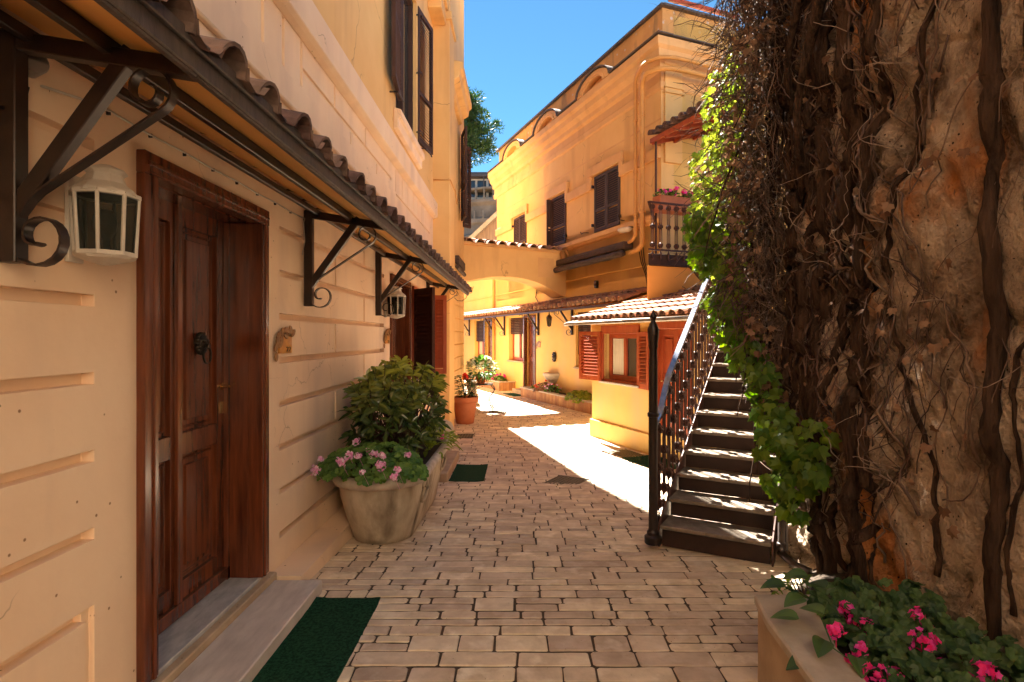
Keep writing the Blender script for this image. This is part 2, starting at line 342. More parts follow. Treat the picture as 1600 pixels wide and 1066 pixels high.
def moulding_mitre(mb, o, u, n, L, prof):
    o = Vector(o); u = Vector(u); n = Vector(n); k = len(prof)
    vs = [o+n*d-u*d+Vector((0,0,z)) for d, z in prof]+[o+n*d+u*L+Vector((0,0,z)) for d, z in prof]
    mb.add(vs, [tuple(range(k)), tuple(range(k,2*k))[::-1]]+[(i,(i+1)%k,k+(i+1)%k,k+i) for i in range(k)])
def frame4(o, ux, uy, uz):
    m = Matrix.Identity(4)
    for i, a in enumerate((ux, uy, uz)):
        a = Vector(a).normalized()
        for r_ in range(3): m[r_][i] = a[r_]
    for r_ in range(3): m[r_][3] = o[r_]
    return m

def shutter_mb(T, w_, h, th=0.045, slat=0.055, stile=0.06, mid=True, flip=False):
    """local: x along width, y thickness, z up"""
    a = MB(); a.T = T
    a.box((0,0,0),(stile,th,h)); a.box((w_-stile,0,0),(w_,th,h))
    a.box((stile,0.002,0),(w_-stile,th-0.002,stile*1.4)); a.box((stile,0.002,h-stile*1.2),(w_-stile,th-0.002,h))
    if mid: a.box((stile,0.002,h*0.36),(w_-stile,th-0.002,h*0.36+stile))
    z = stile*1.4+0.02
    while z < h-stile*1.2-0.02:
        if not (mid and h*0.36-0.03 < z < h*0.36+stile):
            ya_, yb_ = (th-0.004, 0.004) if flip else (0.004, th-0.004)
            a.add([(stile,ya_,z-0.012),(w_-stile,ya_,z-0.012),(w_-stile,yb_,z+slat*0.85),(stile,yb_,z+slat*0.85),
                   (stile,ya_,z-0.001),(w_-stile,ya_,z-0.001),(w_-stile,yb_,z+slat*0.85+0.008),(stile,yb_,z+slat*0.85+0.008)],
                  [(0,3,2,1),(4,5,6,7),(0,1,5,4),(1,2,6,5),(2,3,7,6),(3,0,4,7)])
        z += slat
    return a
def smooth_path(pts, n=6):
    P = [Vector(p) for p in pts]; P = [P[0]]+P+[P[-1]]; out = []
    for i in range(1, len(P)-2):
        for k in range(n):
            t = k/n; a, b, c, d = P[i-1], P[i], P[i+1], P[i+2]
            out.append(0.5*((2*b)+(c-a)*t+(2*a-5*b+4*c-d)*t*t+(3*b-a-3*c+d)*t*t*t))
    out.append(P[-2]); return out
def scurve(c, r0, r1, a0, a1, n=26):
    return [(c[0]+(r0+(r1-r0)*(i/n)**1.5)*math.cos(R(a0+(a1-a0)*i/n)), c[1]+(r0+(r1-r0)*(i/n)**1.5)*math.sin(R(a0+(a1-a0)*i/n))) for i in range(n+1)]

def tile_field(mb, o, u, v, n, W, Ln, pitch=0.24, tl=0.36, r=0.085, seg=6, jit=0.006):
    """barrel tiles: o eave corner, u along eave, v up the slope, n normal to the slope"""
    o = Vector(o); u = Vector(u).normalized(); v = Vector(v).normalized(); n = Vector(n).normalized()
    nc = max(1, int(round(W/pitch))); pitch = W/nc
    nr = max(1, int(math.ceil(Ln/tl)))
    for i in range(nc):
        for j in range(nr):
            s0 = j*tl - (0.03 if j == 0 else 0.0); s1 = min((j+1)*tl+0.05, Ln+0.02)
            if s1 <= s0+0.03: continue
            jx = random.uniform(-jit, jit); js = random.uniform(-jit, jit)*2
            cc = (i+0.5)*pitch+jx
            vs = []
            lift0 = 0.028; lift1 = 0.006
            for (ss, rr, lift) in ((s0+js, r*1.03, lift0), (s1, r*0.86, lift1)):
                for q in (1.0, 0.84):
                    for k in range(seg+1):
                        t = math.pi*k/seg
                        vs.append(o+u*(cc+rr*q*math.cos(t))+v*ss+n*(lift+rr*q*math.sin(t)*0.95))
            m_ = seg+1; fs = []
            for k in range(seg):
                fs.append((k, k+1, 2*m_+k+1, 2*m_+k))            # outer
                fs.append((m_+k+1, m_+k, 3*m_+k, 3*m_+k+1))      # inner
                fs.append((k+1, k, m_+k, m_+k+1))                # front lip
            mb.add(vs, fs, random.random())
            # pan between
            cc2 = (i+1.0)*pitch+jx; vs = []
            for (ss, lift) in ((s0+js-0.01, 0.018), (s1, 0.0)):
                for k in range(5):
                    t = math.pi*(1+k/4)
                    vs.append(o+u*(cc2+r*0.9*math.cos(t))+v*ss+n*(lift+0.05+r*0.6*math.sin(t)))
            mb.add(vs, [(k, k+1, 5+k+1, 5+k) for k in range(4)], random.random())

# ---------------------------------------------------------------- leaves
def basis(d, roll=None):
    d = Vector(d).normalized(); a = d.cross(Vector((0,0,1)))
    if a.length < 0.05: a = Vector((1,0,0))
    a.normalize(); b = a.cross(d)
    r_ = random.uniform(0, 6.283) if roll is None else roll
    return d, a*math.cos(r_)+b*math.sin(r_), (b*math.cos(r_)-a*math.sin(r_))
def leaf_long(mb, p, d, L, W, roll=0.0, droop=0.2):
    """pointed folded leaf with midrib"""
    d, a, b = basis(d, roll); p = Vector(p); q = []
    for t, wv in ((0,0.12),(0.3,0.9),(0.6,0.85),(0.85,0.42),(1,0)):
        c = p+d*L*t - Vector((0,0,1))*droop*L*t*t
        q.append((c, wv*W/2))
    vs = []
    for c, hw in q: vs += [c-a*hw+b*hw*0.35, c, c+a*hw+b*hw*0.35]
    fs = []
    for i in range(4): fs += [(i*3,i*3+1,i*3+4,i*3+3),(i*3+1,i*3+2,i*3+5,i*3+4)]
    mb.add(vs, fs, random.random())
IVY = [(0,0),(-0.28,-0.12),(-0.5,0.18),(-0.34,0.36),(-0.42,0.66),(-0.16,0.62),(0,1.0),(0.16,0.62),(0.42,0.66),(0.34,0.36),(0.5,0.18),(0.28,-0.12)]
def leaf_ivy(mb, p, nrm, S, ang=None, rnd=None):
    """lobed leaf; nrm = facing normal, hangs point-down"""
    n = Vector(nrm).normalized(); dn = Vector((0,0,-1)); dn = dn - n*dn.dot(n)
    if dn.length < 0.1: dn = Vector((1,0,0)) - n*n.x
    dn.normalize(); sd_ = dn.cross(n)
    a = random.gauss(0, 0.6) if ang is None else ang
    y = dn*math.cos(a)+sd_*math.sin(a); x = y.cross(n)
    p = Vector(p)
    vs = [p + x*(u_*S*1.15) + y*(v_*S) - n*(0.16*S*abs(u_)*2 + 0.12*S*max(0,v_-0.3)) for u_, v_ in IVY]
    vs.append(p+y*0.32*S+n*0.03*S)
    k = len(IVY)
    mb.add(vs, [(i, (i+1) % k, k) for i in range(k)], random.random() if rnd is None else rnd)
def leaf_round(mb, p, nrm, S):
    n, a, b = basis(nrm); p = Vector(p); vs = [p]
    for k in range(9):
        t = 2*math.pi*(k/9)+0.35*0; rr = S*(0.5 if k else 0.30)*(1+0.12*math.sin(k*2.9))
        vs.append(p+a*rr*math.cos(t)+b*rr*math.sin(t)+n*0.14*S*(1 if k % 2 else 0.45))
    mb.add(vs, [(0, 1+k, 1+(k+1) % 9) for k in range(9)], random.random())
def leaf_ovate(mb, p, d, L, W, roll=0.0, droop=0.2):
    d, a, b = basis(d, roll); p = Vector(p); vs = []; n_ = 9
    for i in range(n_+1):
        t = i/n_; hw = W/2*(math.sin(math.pi*min(1,t**0.75))**0.8 if 0 < t < 1 else 0.02); c = p+d*L*t-Vector((0,0,1))*droop*L*t*t
        vs += [c-a*hw+b*hw*0.30, c-a*hw*0.5+b*hw*0.22, c, c+a*hw*0.5+b*hw*0.22, c+a*hw+b*hw*0.30]
    mb.add(vs, [(i*5+k, i*5+k+1, i*5+k+6, i*5+k+5) for i in range(n_) for k in range(4)], random.random())
def leaf_scallop(mb, p, nrm, S):
    n, a, b = basis(nrm); p = Vector(p); N_ = 18; vs = [p+n*0.02*S]
    for ring, (f1, lift) in enumerate(((0.26,-0.01),(0.5,0.10))):
        for k in range(N_):
            t = 2*math.pi*k/N_; notch = 0.45 if k == 0 else 1.0
            rr = S*f1*notch*(1+(0.10*math.cos(t*7) if ring else 0)); vs.append(p+a*rr*math.cos(t)+b*rr*math.sin(t)+n*S*(lift+0.05*ring*math.cos(t*5)))
    fs = [(0, 1+k, 1+(k+1) % N_) for k in range(N_)]+[(1+k, 1+N_+k, 1+N_+(k+1) % N_, 1+(k+1) % N_) for k in range(N_)]
    mb.add(vs, fs, random.random())
def flower_head(mb, p, r, n=14, ps=None):
    p = Vector(p); ps = ps or r*0.55
    for _ in range(n):
        d = Vector((random.gauss(0,1), random.gauss(0,1), random.gauss(0.25,0.8))).normalized()
        c = p+d*r*random.uniform(0.35, 1.0); nn, a, b = basis((d+Vector((random.gauss(0,0.35),random.gauss(0,0.35),random.gauss(0,0.35)))).normalized())
        rv = random.random()
        for k in range(5):
            t = 2*math.pi*k/5; t2 = t+0.62; t0 = t-0.62
            mb.add([c, c+(a*math.cos(t0)+b*math.sin(t0))*ps*0.7+nn*ps*0.15, c+(a*math.cos(t)+b*math.sin(t))*ps+nn*ps*0.25, c+(a*math.cos(t2)+b*math.sin(t2))*ps*0.7+nn*ps*0.15],
                   [(0,1,2,3)], min(1, max(0, rv+random.uniform(-0.2,0.2))))
def rball():
    while True:
        v = Vector((random.uniform(-1,1), random.uniform(-1,1), random.uniform(-1,1)))
        if v.length <= 1: return v

# ================================================================ GROUND
def gz(y):
    return 0.0 if y <= 3.6 else (-0.18 if y >= 7.0 else -0.18*(y-3.6)/3.4)
g = MB()
rows = [-60,-4,3.6,7.0,30,400]
for i in range(len(rows)-1):
    y0, y1 = rows[i], rows[i+1]
    g.add([(-400,y0,gz(y0)-0.03),(400,y0,gz(y0)-0.03),(400,y1,gz(y1)-0.03),(-400,y1,gz(y1)-0.03)], [(0,1,2,3)])
tag(g.build('ground', M['earth']), kind='structure')
g = MB()
rows = [-3,3.6,7.0,27]
for i in range(3):
    y0, y1 = rows[i], rows[i+1]
    g.add([(-5,y0,gz(y0)-0.0015),(6,y0,gz(y0)-0.0015),(6,y1,gz(y1)-0.0015),(-5,y1,gz(y1)-0.0015)], [(0,1,2,3)])
tag(g.build('paving_joints', M['joint']), kind='structure')
pv = MB(); rg = random.Random(11)
def stone(x0, x1, y0, y1):
    gap = rg.uniform(0.0022, 0.0042); gy = rg.uniform(0.0036, 0.0066); j = lambda s_=0.004: rg.uniform(-s_, s_)
    c = [(x0+gap+j(), y0+gy+j(0.003)), (x1-gap+j(), y0+gy+j(0.003)), (x1-gap+j(), y1-gy+j(0.003)), (x0+gap+j(), y1-gy+j(0.003))]
    cr_ = rg.uniform(0.004, 0.014); c = [q2 for k in range(4) for q2 in ((c[k][0]+(c[k-1][0]-c[k][0])*min(0.3,cr_/max(0.05,math.dist(c[k],c[k-1]))), c[k][1]+(c[k-1][1]-c[k][1])*min(0.3,cr_/max(0.05,math.dist(c[k],c[k-1])))), (c[k][0]+(c[(k+1)%4][0]-c[k][0])*min(0.3,cr_/max(0.05,math.dist(c[k],c[(k+1)%4]))), c[k][1]+(c[(k+1)%4][1]-c[k][1])*min(0.3,cr_/max(0.05,math.dist(c[k],c[(k+1)%4])))))]
    h = rg.uniform(-0.0015, 0.0025); e = 0.006
    # outline with slightly wobbly edges
    pts = []
    for k in range(8):
        a, b_ = c[k], c[(k+1) % 8]
        L_ = math.hypot(b_[0]-a[0], b_[1]-a[1]); nn = max(1, int(L_/0.075))
        for q in range(nn):
            t = q/nn; w_ = 0 if q == 0 else rg.uniform(-0.0032, 0.0032)
            ver = abs(b_[1]-a[1]) > abs(b_[0]-a[0]); pts.append((a[0]+(b_[0]-a[0])*t + (w_ if ver else 0), a[1]+(b_[1]-a[1])*t+(0 if ver else w_)))
    cx_ = sum(p[0] for p in pts)/len(pts); cy_ = sum(p[1] for p in pts)/len(pts); n_ = len(pts)
    lo = [(x, y, gz(y)-0.012) for x, y in pts]; hi = []
    for x, y in pts:
        dx, dy = cx_-x, cy_-y
        x2 = x+max(-e, min(e, dx)); y2 = y+max(-e, min(e, dy)); hi.append((x2, y2, gz(y2)+0.0045+h))
    md = [((x+x2)/2, (y+y2)/2, z2-0.003) for (x, y, _), (x2, y2, z2) in zip(lo, hi)]
    fs = [(i, (i+1) % n_, n_+(i+1) % n_, n_+i) for i in range(n_)] + [(n_+i, n_+(i+1) % n_, 2*n_+(i+1) % n_, 2*n_+i) for i in range(n_)]
    fs.append(tuple(2*n_+i for i in range(n_)))
    pv.add(lo+md+hi, fs, rg.random())
y = 0.9
while y < 25.5:
    hh = rg.choice([0.10, 0.16, 0.17, 0.19, 0.13])
    xr = 2.1 if y < 3.9 else (3.2 if y < 9 else 3.0)
    x = -2.2 + rg.uniform(-0.3, 0)
    while x < xr:
        if hh > 0.15:
            k = rg.random()
            if k < 0.42:
                ww = rg.uniform(0.16, 0.30); stone(x, x+ww, y, y+hh); x += ww
            else:
                ww = rg.uniform(0.35, 0.75); s_ = hh*rg.uniform(0.42, 0.58)
                for (a_, b_) in ((y, y+s_), (y+s_, y+hh)):
                    xx = x
                    while xx < x+ww-1e-6:
                        w2 = rg.uniform(0.12, 0.42)
                        if x+ww-(xx+w2) < 0.10: w2 = x+ww-xx
                        stone(xx, xx+w2, a_, b_); xx += w2
                x += ww
        else:
            ww = rg.uniform(0.14, 0.46); stone(x, x+ww, y, y+hh); x += ww
    y += hh
tag(pv.build('stone_paving', M['paver']), kind='structure')

# ================================================================ LEFT BUILDING
UY = (0,1,0); NX = (1,0,0); LO = (-1.6,0,0)
lb = thing('left_building', 'tall peach and ochre building along the left side with grooved masonry and wooden doors', 'building', (-1.6, 6, 0))
rects = []
gr = [0.28+0.2915*k for k in range(9)]
for seg in ((-2.5, 2.14), (3.79, 6.71)):
    for k, z in enumerate(gr):
        if seg[0] < 0 and k == 0: continue
        rects.append((seg[0], seg[1], z-0.022, z+0.022, -0.05))
for k in range(8):                                           # vertical joints between courses
    z0, z1 = gr[k]+0.022, gr[k+1]-0.022
    for y_ in ((4.94,) if k % 2 == 0 else (5.85,)): rects.append((y_-0.02, y_+0.02, z0, z1, -0.014))
    for y_ in ((0.6,) if k % 2 == 0 else (1.25,)): rects.append((y_-0.02, y_+0.02, z0, z1, -0.014))
rects.append((2.10, 2.14, 0.0, 0.59, -0.02))
# upper storey rustication
for z in (2.70, 2.98): rects.append((-2.5, 10.2, z-0.02, z+0.02, -0.02))
rects.append((-2.5, 10.3, 3.21, 3.40, 0.022))
rects.append((-2.5, 3.0, 3.46, 3.50, -0.02)); rects.append((4.2, 7.1, 3.55, 3.59, -0.02)); rects.append((7.35, 10.1, 3.42, 3.46, -0.02))
for k, y_ in enumerate((0.4,0.95,1.5,2.2,2.9,3.54,3.85,4.17)): rects.append((y_-0.022, y_+0.022, 3.44, 3.77, -0.02))
for y_ in (4.92, 5.9): rects.append((y_-0.02, y_+0.02, 3.59, 3.77, -0.014)); rects.append((y_+0.45, y_+0.49, 3.40, 3.55, -0.014))
for y_ in (7.35, 7.75, 8.15, 8.55, 8.95, 9.3, 9.7): rects.append((y_-0.02, y_+0.02, 3.48, 3.77, -0.014))
# openings: door 1, door 2, window, upper window
rects += [(2.44, 3.49, -0.3, 2.32, None), (7.07, 8.13, -0.3, 2.32, None), (8.50, 9.50, 1.0, 2.30, None)]
wl = MB(); gridwall(wl, LO, UY, NX, (-2.5, 10.5, -0.25, 3.78), rects)
wl.box((-1.6,-2.5,-0.2),(-1.39,2.20,0.08)) ; wl.box((-1.6,3.62,-0.2),(-1.385,6.30,0.08)); wl.box((-1.6,8.3,-0.3),(-1.37,10.5,-0.02))
wl.build('lower_wall', M['peach'], lb, bevel=0.008, weld=True)
wl = MB(); r2 = [(-3, -1.5, 4.52, 6.8, None), (2.9, 4.1, 4.52, 6.8, None), (7.35, 8.85, 4.52, 6.80, None), (7.35, 8.85, 8.9, 11, None), (2.9, 4.1, 8.9, 11, None)]
gridwall(wl, LO, UY, NX, (-2.5, 6.6, 3.78, 7.2), [x for x in r2 if x[3] < 8]); gridwall(wl, LO, UY, NX, (6.6, 10.5, 3.78, 21.0), r2)
wl.box((-9,6.6,-0.3),(-1.9,16.38,21.0)); wl.box((-9.2,6.5,21.0),(-1.4,16.48,21.2)); wl.box((-9,-2.5,-0.3),(-1.9,6.59,7.19)); wl.box((-9.2,-2.7,7.2),(-1.25,6.59,7.35))  # unseen far block raised so its shadow covers the right-hand wall
wl.box((-1.9,-2.5,-0.3),(-1.6,-2.49,7.19)); wl.add([(-1.9,6.6,7.3),(-1.6,6.6,7.3),(-1.6,6.6,21),(-1.9,6.6,21)], [(0,1,2,3)])
gridwall(wl, (-1.42,0,0), UY, NX, (11.24, 14.5, -0.3, 21.0),
         [(12.3, 14.5, z-0.02, z+0.02, -0.02) for z in gr] + [(13.6,13.64,gr[k]+0.02,gr[k+1]-0.02,-0.012) for k in range(0,8,2)] +
         [(13.1,13.14,gr[k]+0.02,gr[k+1]-0.02,-0.012) for k in range(1,8,2)])
wl.add([(-1.42,14.5,-0.3),(-1.63,14.5,-0.3),(-1.63,14.5,21),(-1.42,14.5,21)], [(0,1,2,3)]); wl.add([(-1.63,14.5,-0.3),(-1.63,16.38,-0.3),(-1.63,16.38,21),(-1.63,14.5,21)], [(0,1,2,3)]); wl.add([(-1.63,16.38,-0.3),(-1.95,16.38,-0.3),(-1.95,16.38,21),(-1.63,16.38,21)], [(0,1,2,3)])  # far end lengthened to widen the shadow on the right-hand wall
wl.add([(-1.9,10.5,-0.3),(-1.6,10.5,-0.3),(-1.6,10.5,21),(-1.9,10.5,21)], [(0,1,2,3)])
wl.build('upper_wall', M['ochre'], lb, weld=True, bevel=0.008)
wl = MB(); wl.box((-1.62,10.5,-0.3),(-1.29,11.24,21.0))
wl.build('pilaster', M['ochre'], lb, bevel=0.012)
wl = MB()
moulding(wl, (-1.6,-2.5,0), UY, NX, 13.0, [(0,3.775),(0.05,3.79),(0.085,3.81),(0.085,4.06),(0.06,4.09),(0,4.10)])
moulding(wl, (-1.6,-2.5,0), UY, NX, 13.0, [(0,3.18),(0.03,3.19),(0.03,3.205),(0,3.207)])
wl.build('string_course', M['peach'], lb, bevel=0.006)
wl = MB()
wl.box((-1.6,9.0,7.62),(-1.31,10.49,7.9)); wl.box((-1.6,9.9,7.35),(-1.36,10.49,7.62)); wl.box((-1.6,9.0,7.5),(-1.36,9.35,7.62))
moulding(wl, (-1.42,11.25,0), UY, NX, 2.05, [(0,6.55),(0.08,6.58),(0.10,6.68),(0.22,6.75),(0.24,6.88),(0.30,6.93),(0.30,7.05),(0,7.11)])
wl.box((-1.6,10.45,7.45),(-1.25,11.28,7.6))
wl.build('cornice', M['ochre'], lb, bevel=0.01)

def door_unit(parent, y0, y1, x_wall, z0, z1, recess=0.19, fw=0.095, knock=True, wood='wood', vd=UY, org=None):
    """panelled door in the left wall. y0,y1 outer frame; builds frame, leaf (handle, knocker)"""
    f = MB(); X = x_wall
    # architrave boards, stepped
    for a, b_ in ((y0, y0+fw), (y1-fw, y1)):
        f.box((X-0.05, a, z0), (X+0.035, b_, z1-fw))
    f.box((X-0.05, y0, z1-fw), (X+0.037, y1, z1))
    f.box((X-0.05, y0+0.016, z1-fw*0.62), (X+0.046, y1-0.016, z1-fw*0.42))
    f.box((X-0.05, y0+0.03, z1-fw*0.98), (X+0.044, y1-0.03, z1-fw*0.86))
    f.box((X-0.04, y0+fw*0.55, z0), (X+0.044, y0+fw*0.75, z1-fw)); f.box((X-0.04, y1-fw*0.75, z0), (X+0.044, y1-fw*0.55, z1-fw))
    # jamb linings
    f.box((X-recess-0.06, y0+fw-0.02, z0), (X-0.05, y0+fw, z1-fw+0.02)); f.box((X-recess-0.06, y1-fw, z0), (X-0.05, y1-fw+0.02, z1-fw+0.02))
    f.box((X-recess-0.06, y0+fw, z1-fw), (X-0.05, y1-fw, z1-fw+0.02))
    f.box((X-recess, y1-fw-0.03, z0), (X-recess+0.03, y1-fw, z1-fw)); f.box((X-recess, y0+fw, z0), (X-recess+0.03, y0+fw+0.03, z1-fw))
    fo = f.build('door_frame', M[wood], parent, bevel=0.004)
    d = MB(); xl = X-recess; a, b_ = y0+fw, y1-fw; W_ = b_-a; zb, zt = z0+0.01, z1-fw
    st = 0.10; zr0, zr1 = zb+(zt-zb)*0.385, zb+(zt-zb)*0.385+0.12; ym = (a+b_)/2
    rct = []
    for (p0, p1) in ((a+st, ym-0.05), (ym+0.05, b_-st)):
        for (q0, q1) in ((zb+0.16, zr0), (zr1, zt-0.10)):
            rct.append((p0, p1, q0, q1, -0.03)); rct.append((p0+0.022, p1-0.022, q0+0.022, q1-0.022, -0.018))
            rct.append((p0+0.03, p1-0.03, q0+0.03, q1-0.03, -0.03)); rct.append((p0+0.062, p1-0.062, q0+0.062, q1-0.062, -0.012))
    gridwall(d, (xl,0,0), UY, NX, (a, b_, zb, zt), rct)
    d.box((xl-0.05, a, zb), (xl-0.035, b_, zt))
    d.box((xl+0.001, ym-0.022, zb), (xl+0.022, ym+0.022, zt))
    d.box((xl+0.001, a, zb+0.0), (xl+0.03, b_, zb+0.07))
    dl = d.build('door_leaf', M[wood], parent, bevel=0.003, weld=True)
    h = MB(); hy = b_-0.05; hz = z0+(z1-z0)*0.52
    h.lathe([(0.0,0),(0.022,0.0),(0.022,0.006),(0.008,0.01),(0.008,0.05),(0,0.05)], (0,0,0), 10)
    hm = MB(); hm.T = frame4((xl, hy, hz), (0,1,0), (0,0,1), (1,0,0)); hm.v = []; hm.lathe([(0.004,0),(0.022,0.0),(0.022,0.006),(0.008,0.01),(0.008,0.05),(0.002,0.05)], (0,0,0), 10)
    hm.T = Matrix.Identity(4)
    hm.tube([(xl+0.048, hy, hz), (xl+0.052, hy+0.03, hz+0.004), (xl+0.054, hy+0.06, hz+0.022), (xl+0.052, hy+0.085, hz+0.034), (xl+0.05, hy+0.10, hz+0.028), (xl+0.05, hy+0.10, hz+0.016)], [0.008,0.007,0.007,0.009,0.009,0.005], 8)
    hm.build('handle', M['brass'], dl, smooth=True, auto=40)
    hm = MB(); hm.box((xl, hy-0.014, hz-0.16), (xl+0.006, hy+0.014, hz-0.09)); hm.build('keyhole_plate', M['brass'], dl)
    if knock:
        k = MB(); ky = (ym+0.05+b_-st)/2; kz = z0+(z1-z0)*0.635
        rr = random.Random(3)
        k.T = frame4((xl-0.012, ky, kz), (0,1,0), (0,0,1), (1,0,0))
        k.lathe([(0.052,0),(0.055,0.012),(0.045,0.026),(0.024,0.042),(0.004,0.05)], (0,0,0), 14, sx=0.8, sy=1.15)
        for q in range(16):
            t = 2*math.pi*q/16; k.lathe([(0.003,0),(0.014,0.006),(0.013,0.02),(0.003,0.028)], (0.037*math.cos(t), 0.052*math.sin(t), 0.006), 6)
        k.lathe([(0.002,0),(0.011,0.004),(0.009,0.018),(0.002,0.022)], (-0.014,0.014,0.034), 6); k.lathe([(0.002,0),(0.011,0.004),(0.009,0.018),(0.002,0.022)], (0.014,0.014,0.034), 6)
        k.lathe([(0.003,0),(0.017,0.006),(0.014,0.026),(0.003,0.03)], (0,-0.014,0.036), 8)
        k.tube([(0.038*math.cos(2*math.pi*q/16), -0.066+0.045*math.sin(2*math.pi*q/16), 0.052) for q in range(17)], 0.006, 6)
        k.build('knocker', M['bronze'], dl, smooth=True, auto=50)
    return fo
door_unit(lb, 2.374, 3.556, -1.6, 0.135, 2.386)
door_unit(lb, 7.005, 8.19, -1.6, 0.0, 2.386, knock=False)
s = MB(); s.box((-1.80,2.375,-0.02),(-1.585,3.555,0.135)); s.build('threshold', M['greymarble'], lb, bevel=0.004)
s = MB(); s.box((-1.585,2.20,-0.02),(-1.535,3.60,0.118)); s.build('threshold_edge', M['stone'], lb, bevel=0.006)
s = MB(); s.box((-1.535,2.10,-0.02),(-1.235,3.56,0.082)); s.build('door_step', M['marble'], lb, bevel=0.006)
s = MB(); s.box((-1.80,7.0,-0.3),(-1.58,8.2,0.02)); s.box((-1.585,6.95,-0.25),(-0.885,8.35,-0.065)); s.build('door_step', M['stone'], lb, bevel=0.01)
# window with open louvred shutters
w_ = MB()
w_.box((-1.66,8.44,0.94),(-1.565,8.52,2.36)); w_.box((-1.66,9.48,0.94),(-1.565,9.56,2.36)); w_.box((-1.66,8.52,2.28),(-1.566,9.48,2.36))
w_.box((-1.74,8.52,1.0),(-1.68,8.58,2.28)); w_.box((-1.74,9.42,1.0),(-1.68,9.48,2.28)); w_.box((-1.74,8.96,1.0),(-1.68,9.04,2.28)); w_.box((-1.74,8.58,1.0),(-1.68,9.42,1.07)); w_.box((-1.74,8.58,2.2),(-1.68,9.42,2.28))
wf = w_.build('window', M['redwood'], lb, bevel=0.004)
w_ = MB(); w_.box((-1.72,8.56,1.05),(-1.71,9.44,2.22)); w_.build('pane', M['glass'], wf)
w_ = MB(); w_.box((-1.6,8.38,0.9),(-1.53,9.62,0.95)); w_.build('sill', M['stone'], wf, bevel=0.005)
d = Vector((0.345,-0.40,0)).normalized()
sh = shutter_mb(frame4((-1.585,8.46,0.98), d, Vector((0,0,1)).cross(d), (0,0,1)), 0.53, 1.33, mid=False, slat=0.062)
tag(sh.build('shutter', M['shadedwood'], lb), 'shutter leaf with its shade put into a darker colour')
d = Vector((0.99,0.12,0)).normalized()
sh = shutter_mb(frame4((-1.585,9.6,0.98), d, Vector((0,0,1)).cross(d), (0,0,1)), 0.35, 1.33, mid=False, slat=0.062)
sh.build('shutter', M['redwood'], lb)
# upper window, big brown louvred shutters
def tall_window(y0, y1, z0, z1, x=-1.6, shut=True, nm='window'):
    q = MB()
    q.box((x-0.14,y0,z0),(x-0.06,y0+0.07,z1)); q.box((x-0.14,y1-0.07,z0),(x-0.06,y1,z1)); ym = (y0+y1)/2
    q.box((x-0.14,ym-0.04,z0),(x-0.06,ym+0.04,z1)); q.box((x-0.14,y0,z0),(x-0.06,y1,z0+0.08)); q.box((x-0.14,y0,z1-0.08),(x-0.06,y1,z1))
    f_ = q.build('window', M['shutter'], lb)
    q = MB(); q.box((x-0.13,y0+0.05,z0+0.05),(x-0.12,y1-0.05,z1-0.05)); q.build('pane', M['glass'], f_)
    q = MB(); q.box((x-0.18,y0+0.1,z0+0.05),(x-0.15,y0+0.4,z1-0.05)); q.build('curtain', M['curtain'], f_)
    q = MB(); moulding(q, (x,y0-0.14,0), UY, NX, y1-y0+0.28, [(0,z0-0.28),(0.06,z0-0.26),(0.06,z0-0.14),(0.10,z0-0.12),(0.10,z0-0.03),(0,z0)])
    q.build('sill', M['peach'], f_, bevel=0.008)
    return f_
tall_window(7.35, 8.85, 4.52, 6.8); tall_window(2.9, 4.1, 4.52, 6.8); tall_window(7.35, 8.85, 8.9, 11)
sh = shutter_mb(frame4((-1.585,7.40,4.68), (0.075,-0.70,0), (0.70,0.075,0), (0,0,1)), 0.70, 2.14, th=0.05, slat=0.05)
sh.build('shutter', M['shutter'], lb)
d = Vector((0.124,0.67,0)).normalized()
sh = shutter_mb(frame4((-1.585,8.92,4.675), d, (-d.y, d.x, 0), (0,0,1)), 0.69, 2.12, th=0.05, slat=0.05)
sh.build('shutter', M['shutter'], lb)
for pp in [[(-1.6,8.83,z),(-1.56,8.86,z+0.03),(-1.53,8.9,z+0.03),(-1.53,8.93,z)] for z in (4.78,5.7,6.6)] + [[(-1.6,9.1,4.62),(-1.50,9.12,4.62),(-1.46,9.3,4.60),(-1.44,9.35,4.56)], [(-1.6,7.0,4.62),(-1.5,7.0,4.62),(-1.47,7.2,4.58)]]:
    hg = MB(); hg.tube(pp, 0.012, 5); hg.build('shutter_stay', M['iron'], lb)
# shutters on the set back side wall
sh = shutter_mb(frame4((-1.40,13.55,4.36), (0.16,-0.60,0), (0.60,0.16,0), (0,0,1)), 0.62, 2.05, th=0.05)
sh.build('shutter', M['shutter'], lb)
sh = shutter_mb(frame4((-1.28,10.75,8.35), (0.14,0.60,0), (-0.60,0.14,0), (0,0,1)), 0.62, 2.1, th=0.05)
sh.build('shutter', M['greyshut'], lb)
sh = shutter_mb(frame4((-1.40,14.2,4.36), (0.2,0.3,0), (-0.3,0.2,0), (0,0,1)), 0.3, 2.05, th=0.05)
sh.build('shutter', M['shutter'], lb)

